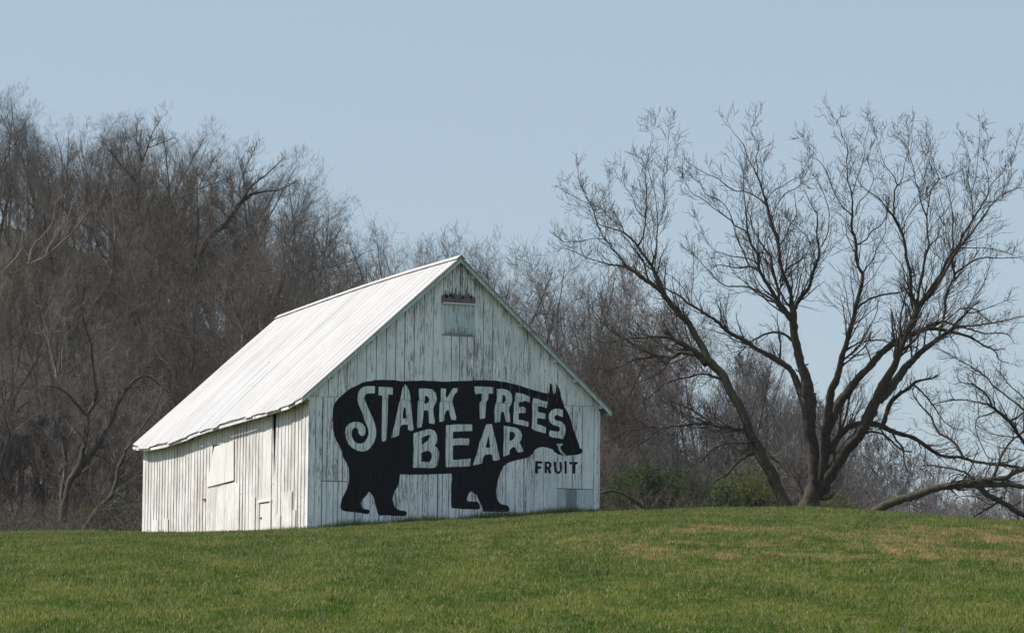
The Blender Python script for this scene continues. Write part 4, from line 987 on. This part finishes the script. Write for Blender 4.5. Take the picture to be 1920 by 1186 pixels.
BIG_TREE = [
 '6 155,1050,155 170,960,140 190,850,120 195,750,105 185,640,98 165,500,95 150,350,100 145,260,112 150,190,115 4 130,1080,82 90,950,75 50,800,70 38,680,66 30,560,60 20,470,42 3 1740,376,36 1700,290,35 1670,200,34 1650,100,34 1640,0,36 1 1735,1020,34 1700,920,30 1680,850,28 1655,740,22 1620,640,18 1590,560,16 1555,480,12 1510,400,10 1490,320,9 1440,250,7 1390,190,5 1350,110,3',
 '6 215,930,95 255,760,80 270,600,76 275,480,78 290,350,74 300,250,70 330,100,60 4 385,1090,56 420,960,50 440,880,48 480,740,42 520,600,38 540,500,37 580,370,36 600,240,34 570,190,31 550,100,30 545,0,28 2 600,1040,24 570,950,24 575,850,22 575,750,17 565,650,14 540,580,11 535,480,10 530,400,10 545,340,8 500,240,7 480,160,6 440,90,4 385,50,2',
 '6 240,900,100 330,740,90 430,590,95 520,480,95 600,350,90 640,250,85 690,150,75 740,50,64 4 850,1000,60 890,900,57 920,810,55 980,680,50 1030,570,48 1042,510,44 1010,430,36 995,350,34 990,240,30 960,100,28 945,0,26 2 960,980,24 900,860,22 840,790,16 790,720,12 700,660,10 640,610,8 620,560,4',
 '6 145,270,80 100,170,72 60,70,52 3 1740,1060,50 1650,990,53 1560,940,46 1440,880,40 1370,820,40 1260,770,38 1180,710,34 1120,650,30 1020,590,28 920,520,26 860,490,26 800,430,22 720,395,18 680,370,14 640,310,10 600,240,7',
 '6 265,520,76 310,380,75 370,250,72 440,150,70 4 560,1090,62 640,1010,60 720,910,62 800,840,58 900,770,55 1000,730,48 1120,680,40 1250,690,34 1400,725,28 1500,760,24 1590,820,18 1680,860,14 1720,940,12 1800,960,8',
 '6 680,210,80 740,150,78 815,58,70 4 950,1000,60 1040,910,52 1130,830,45 1220,760,40 1310,700,34 1360,640,26 1440,560,22 1500,500,12 1560,450,8',
 '6 310,600,60 400,460,50 480,400,48 580,380,50 680,395,50 760,430,44 860,465,40 950,490,38 1030,540,36 1100,590,34 1180,635,30 1300,640,30 1400,665,28 1530,690,30 1650,700,32 1799,730,32 1900,745,30',
 '4 30,560,50 60,480,36 100,420,36 160,340,30 190,230,27 240,90,26 240,5,22 2 300,1000,17 300,900,14 300,840,10 250,760,8 200,640,5',
 '2 330,1100,14 380,1000,12 395,880,10 390,790,10 365,720,9 345,660,8 280,540,6 230,470,4',
 '1 1585,540,13 1590,470,12 1575,400,10 1600,310,9 1560,240,8 1535,180,7 1580,90,5 1610,20,3',
 '1 1655,770,18 1600,720,16 1550,690,14 1480,660,12 1420,660,12 1350,620,10 1270,560,9 1180,520,8 1110,480,6 1040,430,4 1010,400,2',
 '1 1660,740,12 1690,680,10 1740,640,10 1800,610,9 1860,570,8 2 167,540,7 240,400,5 300,340,3',
 '1 1700,900,13 1720,820,11 1750,750,11 1820,670,10 1890,640,9 2 190,590,7 260,560,5',
 '1 1765,1080,16 1810,1010,13 1840,930,12 1890,850,10 2 130,730,7 120,650,5',
 '3 1770,660,60 1700,560,50 1640,500,45 1600,420,38 1540,320,34 1490,240,34 1470,170,30 1465,80,26 1420,10,24 1 1530,1050,22 1505,950,20 1500,850,16 1490,760,12 1480,650,9 1480,540,7 1450,450,5 1400,380,3',
 '1 1505,990,16 1460,950,14 1410,930,14 1380,890,14 1310,840,12 1240,790,10 1170,730,9 1080,680,8 1040,620,6 1000,540,4 965,470,2',
 '1 1400,920,12 1370,830,10 1300,740,9 1180,680,8 1140,600,6 1080,560,6 1040,490,3',
 '3 1490,220,28 1400,180,24 1310,195,20 1240,185,15 1130,165,10 1060,200,6',
 '3 1400,180,20 1368,130,16 1340,40,16 1310,0,14 1 1440,1060,12 1410,970,12 1400,920,10',
 '3 1470,170,20 1440,140,16 1360,105,14 1250,95,12 1150,60,9 1060,15,6 1 1100,850,4',
 '3 1690,560,40 1650,480,32 1640,380,30 1600,240,30 1580,120,30 1540,50,26 1500,0,22 1 1590,1020,16 1550,950,14 1530,870,12 1510,790,9 1540,650,5',
 '3 1650,520,28 1600,470,22 1540,430,22 1440,375,20 1330,350,18 1200,350,16 1120,300,13 1070,240,12 1000,170,10 930,90,9 860,20,6',
 '3 1760,810,34 1700,760,26 1610,740,24 1520,760,22 1440,800,18 1370,850,16 1320,910,12 1280,950,10 1330,1060,7 1370,1160,6',
 '3 1650,310,22 1690,240,20 1740,180,20 1825,130,18 4 100,110,12 160,30,9 2 240,1040,8 130,930,8 60,870,6 10,800,4',
 '3 880,490,14 830,370,10 740,270,8 660,230,6 600,120,4',
 '3 900,520,10 900,380,8 915,270,7 915,80,4',
 '2 570,850,16 500,780,12 450,700,11 410,610,10 380,520,10 330,440,8 270,390,6 200,300,4 180,220,2',
 '2 575,690,12 600,600,9 640,490,8 670,380,7 665,290,6 690,220,5 715,110,4 715,10,2',
 '2 600,850,12 620,760,9 700,670,9 745,570,8 740,540,7 700,440,6 690,360,4 620,250,3',
 '2 615,1080,20 680,1040,16 730,970,14 800,930,11 850,830,9 840,760,6',
 '4 600,225,20 640,170,14 690,110,13 710,40,11 2 760,1120,9 830,1000,9 840,900,7 860,700,4',
 '4 555,515,28 620,460,22 720,415,22 820,395,20 900,385,18 940,360,14 990,350,10 1050,380,8',
 '4 460,860,28 560,800,18 650,775,15 760,775,13 830,800,10',
 '2 900,850,20 905,750,19 910,660,18 925,610,15 890,530,9 840,470,8 810,400,6 780,290,5 740,170,3',
 '2 920,630,12 970,560,9 980,470,8 1010,360,7 1020,250,6 1060,100,3',
 '2 930,620,10 1010,570,7 1060,530,6 1110,450,5 1180,330,3',
 '2 970,960,13 1010,860,10 1070,780,9 1140,720,8 1200,680,5',
 '4 1045,490,36 1060,370,28 1090,230,28 1110,100,26 1140,10,24 2 1180,1090,20 1160,980,18 1160,860,18 1120,770,14 1100,660,12 1070,590,10 1060,500,9 1030,400,8 1010,320,7 940,240,4 930,120,2',
 '2 1160,850,15 1180,740,12 1200,640,12 1250,570,10 1220,470,8 1190,400,6 1190,300,6 1155,200,4 1155,110,2',
 '2 1250,570,9 1330,540,7 1430,500,6 1480,440,4',
 '2 1180,1090,13 1230,1040,9 1310,970,8 1280,900,6 1230,780,4',
 '4 1050,500,42 1120,420,36 1170,330,32 1240,230,30 1300,100,28 1370,20,26 2 1440,1010,22 1520,880,18 1590,770,15 1640,680,12 1660,610,9 1740,530,8 1790,440,6 1830,380,4 1880,240,2',
 '4 1130,430,34 1210,320,30 1270,220,28 1330,110,26 1400,10,24 2 1500,1000,20 1590,880,18 1690,740,14 1790,670,12 1870,640,9 1930,630,6',
 '2 1690,740,11 1700,670,8 1780,610,7 1820,530,6 1815,420,4',
 '2 1520,870,11 1515,740,9 1500,650,8 1480,550,8 1490,400,6 1450,270,4 1440,180,2',
 '2 1510,680,9 1540,560,7 1560,400,6 1570,250,5 1575,110,2',
 '2 1640,680,10 1640,560,8 1620,460,6 1600,400,5 1640,290,4 1630,200,2',
 '4 1230,740,30 1250,650,28 1270,560,28 1280,440,28 1310,340,26 1350,240,28 1330,140,24 1340,50,20 2 1360,1000,14 1365,880,14 1350,770,9 1330,660,7 1310,560,5 1370,470,3',
 '4 1350,240,26 1410,190,20 1500,130,18 1600,100,16 1700,105,12 1830,100,10 1920,95,8',
 '4 1380,22,16 1500,20,10 1630,25,9 1750,50,8 1850,85,6',
 '4 1150,680,34 1200,650,28 1260,625,26 1390,660,22 1500,655,20 1620,640,18 1740,620,16 1850,590,12 1930,575,10',
 '4 1270,625,22 1350,560,15 1400,520,15 1500,515,15 1550,540,13 1620,610,9 1700,640,6',
 '4 1310,700,28 1400,670,20 1500,690,18 1600,720,16 1700,715,14 1790,730,12 1840,800,6',
 '4 1440,560,18 1520,545,14 1600,520,12 1700,480,8 1800,440,5',
 '4 1440,560,14 1500,440,10 1560,360,10 1620,240,8 1640,100,6 1650,0,4',
 '6 710,400,44 740,330,36 770,230,38 840,160,34 920,110,28 970,60,24 1080,40,16 1140,10,12',
 '6 1330,642,30 1290,560,26 1230,500,24 1150,460,22 1110,390,22 1080,320,20 1020,260,16 960,180,14 940,120,12',
 '6 790,440,28 820,510,20 870,570,20 880,660,12 905,760,10',
 '6 560,470,30 600,450,22 680,450,20 750,490,20 820,550,20 870,590,14 950,600,8',
 '6 955,85,22 1040,170,18 1100,240,16 1140,300,12 1200,380,9 1280,430,7',
 '6 345,560,24 345,700,30 350,790,32 290,860,20 260,900,16 250,960,28 330,945,24',
 '6 120,990,48 70,880,42 10,770,36 5 1600,740,36 1530,700,26 1480,660,18',
 '6 230,960,26 260,920,18 300,870,16 345,880,12']
LOW_TREE = [
 '6 630,1070,64 700,1030,72 760,1000,76 850,970,75 950,940,72 1050,905,66 1180,870,64 1300,860,58 1430,850,56 1560,850,52 1680,850,48 1799,870,40 1950,900,34',
 '6 1170,870,44 1300,830,38 1420,820,40 1560,810,44 1660,800,46 1720,760,48 1799,735,46 1900,705,40',
 '6 1450,855,46 1510,920,46 1600,970,44 1700,1030,44 1799,1085,40 1880,1130,34',
 '6 1610,975,28 1540,1020,20 1450,1075,16 1375,1115,10',
 '6 1560,810,34 1600,700,32 1640,600,26 1700,520,24 1799,440,22 1870,390,20',
 '6 1420,815,30 1370,770,24 1300,740,20 1200,720,18 1100,705,16 1020,705,10',
 '6 1900,705,36 1870,620,34 1799,530,34 1740,440,34 1690,370,36 1600,290,32 1520,240,22 1400,210,15 1300,200,14 1200,210,14 1080,240,9',
 '6 1560,260,22 1530,190,22 1480,130,22 1400,80,18 1330,70,12 1280,20,7',
 '6 1870,390,28 1770,250,24 1690,190,20 1560,90,18 1480,0,16 4 1200,830,8',
 '6 1590,285,18 1500,320,14 1435,350,12 1435,450,10 1480,560,12 1520,640,10',
 '6 1640,990,12 1530,1000,10 1470,960,12 1400,935,12 1320,940,10 1270,960,7',
 '6 1455,330,12 1440,200,10 1425,80,10 1400,0,9',
 '6 1690,370,22 1799,300,20 1850,240,18 1700,100,12 1620,0,9',
 '6 1200,870,16 1230,800,12 1300,770,12 1370,800,10']
traced_tree('bare_tree', 'dark-trunked bare tree leaning left towards the barn, beside the biggest tree', LEFT_TREE, 149.0, 3, 'bark_big', 'twig_big', 1.0)
traced_tree('bare_tree', 'biggest bare tree, its thick trunk splitting into many spreading limbs', BIG_TREE, 152.0, 4, 'bark_big', 'twig_big', 1.0)
traced_tree('low_limbed_tree', 'bare tree growing almost flat along the ground at the right edge', LOW_TREE, 147.0, 5, 'bark_big', 'twig_big', 1.0, up=0.06, wmul=0.9)
traced_tree('fallen_branch', 'dark fallen branch on the grass right beside the barn corner', ['5 500,1130,30 420,1060,34 340,1010,28 270,975,24 200,965,22 110,985,20 20,1010,16 -60,1000,10', '5 180,975,12 100,1040,9 50,1080,6', '5 400,1040,14 340,1070,10 300,1110,7', '5 240,970,10 200,930,7 130,820,5 100,700,4'],
            143.0, 6, 'bark_big', 'twig_big', 0.5, cat='branch', sub=0.4)
traced_tree('forked_tree', 'dark forked tree at the foot of the wood left of the barn', [
 '7 320,1060,34 350,930,32 385,880,40 410,820,36 425,740,24 440,660,24 445,590,22 480,520,20 485,440,18 470,360,18 460,240,18 430,140,16 410,60,14 385,0,10',
 '7 410,840,34 460,790,28 520,700,24 570,620,20 590,540,20 640,460,18 680,410,16 745,390,12 800,430,9 830,460,7', '7 445,590,20 400,550,16 360,500,14 300,450,10 230,440,6',
 '7 650,450,12 690,445,10 755,440,9', '7 460,560,10 440,500,9 435,460,8', '7 380,930,14 440,960,13 480,1000,10 540,1080,7', '7 470,790,12 520,800,11 560,840,9'], 158.0, 7, 'bark_big', 'twig_grey', 0.9)
traced_tree('leaning_tree', 'slim dark tree leaning right against the left end of the barn', [
 '7 420,1180,26 480,1080,26 550,1010,26 590,930,24 600,860,22 630,790,22 665,720,16 720,650,13 780,560,9 820,470,6', '7 590,920,12 640,890,9 715,900,7', '7 585,990,14 640,1010,11 710,1030,9', '7 640,760,12 670,640,9 640,560,6 630,500,4'], 155.0, 8, 'bark_big', 'twig_grey', 0.8)
traced_tree('broken_snag', 'pale broken snag with a blunt fork behind the forked tree', ['7 315,960,22 330,850,20 325,760,24 320,710,26 290,660,16 270,600,12', '7 330,715,16 360,680,14 375,640,9'], 162.0, 9, 'bark_wood', 'twig_grey', 0.3)
traced_tree('crooked_tree', 'crooked dark tree cut by the left edge low in the wood', ['7 -40,900,16 0,840,14 25,760,14 50,690,14 30,620,10 10,540,7', '7 50,690,12 110,640,9 200,580,7 300,510,5'], 160.0, 10, 'bark_wood', 'twig_grey', 0.9)
traced_tree('pale_tree', 'pale-barked tree with sunlit cream branches high at the left edge', ['8 -20,1180,12 0,1060,10 60,990,10 110,930,10 125,860,8 120,700,6 125,560,4', '8 110,930,11 150,1000,10 180,900,12 240,830,9 290,760,7 310,640,4', '8 150,1000,12 250,950,12 320,890,12 400,820,9 460,740,6 500,690,4', '8 250,950,9 290,870,8 340,790,7 390,700,5 400,640,3', '8 180,900,9 145,850,8 150,830,5'],
            200.0, 11, 'bark_pale', 'bark_pale', 0.35, sub=0.5)
traced_tree('y_shaped_tree', 'dark Y-shaped tree standing above the wood on the left skyline', ['8 765,900,24 765,630,20 765,550,20 740,520,14 690,460,11 620,380,9 570,310,5', '8 768,550,16 790,430,13 820,350,11 850,260,8 900,180,4', '8 820,350,9 900,320,7 970,290,4', '8 790,430,9 760,300,7 770,180,4', '8 690,460,8 680,380,6 700,260,4'], 236.0, 12, 'bark_wood', 'twig_grey', 1.2, twig_r=0.009)
traced_tree('wind_leaning_tree', 'large dark tree leaning right over the barn roof on the skyline', ['8 1080,1050,30 1150,860,34 1250,770,36 1330,660,30 1420,600,16 1550,580,10 1650,530,6', '8 1330,660,20 1400,560,14 1500,480,9 1580,400,5', '8 1100,720,12 1000,620,10 930,665,8', '8 1000,625,10 1100,580,9 1200,540,7 1300,500,5', '8 1240,775,26 1310,840,26 1290,920,30 1285,1080,34', '8 1340,650,12 1330,560,9 1380,430,7 1430,320,4'],
            230.0, 13, 'bark_wood', 'twig_grey', 1.3, twig_r=0.009)
traced_tree('dead_stem', 'thin bleached dead stem standing low in the dark wood', ['7 315,290,6 318,200,6 320,100,4', '7 318,165,6 270,166,6 220,165,4'], 175.0, 14, 'bark_pale', 'bark_pale', 0.1, cat='dead tree', sub=0.1)

# ---- green bushes at the foot of the wood
def bush(px, py_top, d, wpx, label, mat, seed, dens=9000, leaf=0.045):
    rng = np.random.default_rng(seed); wx = wpx / F * d / 2; x0 = px_x(px, d); zb = float(ground_z(x0, d)); hh = at(px, py_top, d)[2] - zb
    root = empty('green_bush', (x0, d, zb)); props(root, label, 'bush', 'green bushes behind the crest')
    bag = Bag(); K = 60; a = rng.random(K) * 2 * np.pi; rr = rng.random(K) ** .6
    tip = np.stack([np.cos(a) * rr * wx, np.sin(a) * rr * wx * .8, hh * (0.55 + 0.45 * rng.random(K)) * np.sqrt(1 - 0.7 * rr ** 2)], -1)
    st = np.stack([np.cos(a) * rr * .2 * wx, np.sin(a) * rr * .2 * wx, np.full(K, -0.2)], -1)
    t = np.linspace(0, 1, 7)[None, :, None]; P = st[:, None] * (1 - t) + tip[:, None] * t; P = P + rng.normal(size=P.shape) * 0.05 * t
    Rr = 0.02 * (1 - .8 * np.linspace(0, 1, 7))[None].repeat(K, 0); bag.add(P, Rr, 4)
    p2, r2 = spawn(rng, P, Rr, 14, .15, 1, 25, 60, lambda L, t: .35 * L, .6, 5, .1, .25, .3); bag.add(p2, r2, 3)
    me = bag.mesh('stems'); me.materials.append(M['twig_brown']); link_mesh('stems', me, None, root)
    n = dens; k = rng.integers(0, len(p2), n); q = rng.integers(0, 5, n); c = p2[k, q] + rng.normal(size=(n, 3)) * .07
    u = norm(rng.normal(size=(n, 3))); v = norm(np.cross(u, rng.normal(size=(n, 3)))); s = leaf * (0.5 + rng.random(n))[:, None]
    V = np.stack([c - u * s, c + v * s * .5, c + u * s, c - v * s * .5], 1).reshape(-1, 3)
    me = fast_mesh('leaves', V, np.arange(4 * n).reshape(-1, 4)); me.materials.append(mat); o = link_mesh('leaves', me, None, root); o['kind'] = 'stuff'
    return root
bush(1215, 868, 160, 150, 'dark green bush just right of the barn corner', M['leaf_dark'], 31, 14000)
bush(1300, 880, 163, 110, 'dark olive bush left of the leaning trunk, second from the barn', M['leaf_dark'], 32, 9000)
bush(1410, 872, 158, 130, 'yellow-green bush just left of the leaning trunk', M['leaf_olive'], 33, 14000)
bush(1575, 925, 158, 80, 'low olive bush right of the thick trunk', M['leaf_olive'], 34, 6000)
bush(1355, 905, 156, 70, 'low dark bush between the olive bushes', M['leaf_dark'], 35, 5000)
bush(215, 905, 158, 110, 'olive-tinted low bush left of the barn wall', M['leaf_olive'], 36, 3500)

# ---- tangle of brambles and dead twigs at the foot of the wood
def bramble(px0, px1, d0, d1, n, h, seed, label):
    rng = np.random.default_rng(seed); d = d0 + (d1 - d0) * rng.random(n); x = (px0 + (px1 - px0) * rng.random(n) - 960) / F * d; z = ground_z(x, d)
    N = 7; P = np.empty((n, N, 3)); P[:, 0] = np.stack([x, d, z - .05], -1); dr = norm(np.stack([rng.normal(size=n) * .6, rng.normal(size=n) * .6, np.ones(n)], -1)); ln = h * (0.4 + rng.random(n))
    for q in range(1, N):
        dr = norm(dr + rng.normal(size=(n, 3)) * .3 + np.array([0, 0, -.10])); P[:, q] = P[:, q - 1] + dr * (ln / (N - 1))[:, None]
    bag = Bag(); Rr = (0.012 + 0.012 * rng.random(n))[:, None] * (1 - .8 * np.linspace(0, 1, N))[None]; bag.add(P, Rr, 3)
    p2, r2 = spawn(rng, P, Rr, 5, .1, 1, 25, 70, lambda L, t: .4 * L, .6, 4, .0, .3, .3); bag.add(p2, r2, 3)
    me = bag.mesh('bramble_tangle'); me.materials.append(M['bramble']); o = link_mesh('bramble_tangle', me, None, None)
    props(o, label, 'brambles', kind='stuff')
bramble(-120, 300, 150, 172, 1900, 2.4, 41, 'tangle of dead twigs and brambles at the foot of the wood left of the barn')
bramble(1130, 1560, 152, 175, 1700, 1.5, 42, 'tangle of dead stalks and brambles behind the crest under the big trees')
bramble(1560, 2050, 165, 210, 1300, 1.6, 43, 'thin dead stalks beyond the crest at the right')

# ---- the air: a thin even haze round the whole place
def haze(density):
    x0, x1, y0, y1, z0, z1 = -510, 510, -50, 1310, -6.0, 72.0
    v = [(x, y, z) for z in (z0, z1) for y in (y0, y1) for x in (x0, x1)]
    f = [(0, 2, 3, 1), (4, 5, 7, 6), (0, 1, 5, 4), (2, 6, 7, 3), (0, 4, 6, 2), (1, 3, 7, 5)]
    m = bpy.data.materials.new('haze_air'); m.use_nodes = True; N = m.node_tree.nodes; N.clear()
    o_ = N.new('ShaderNodeOutputMaterial'); p = N.new('ShaderNodeVolumePrincipled'); p.inputs['Density'].default_value = density
    p.inputs['Color'].default_value = (0.86, 0.92, 1.0, 1); p.inputs['Anisotropy'].default_value = 0.2
    m.node_tree.links.new(p.outputs[0], o_.inputs['Volume'])
    props(pydata('haze', v, f, m), 'thin spring haze over the field and the wood', 'haze', kind='stuff')
haze(HAZE)
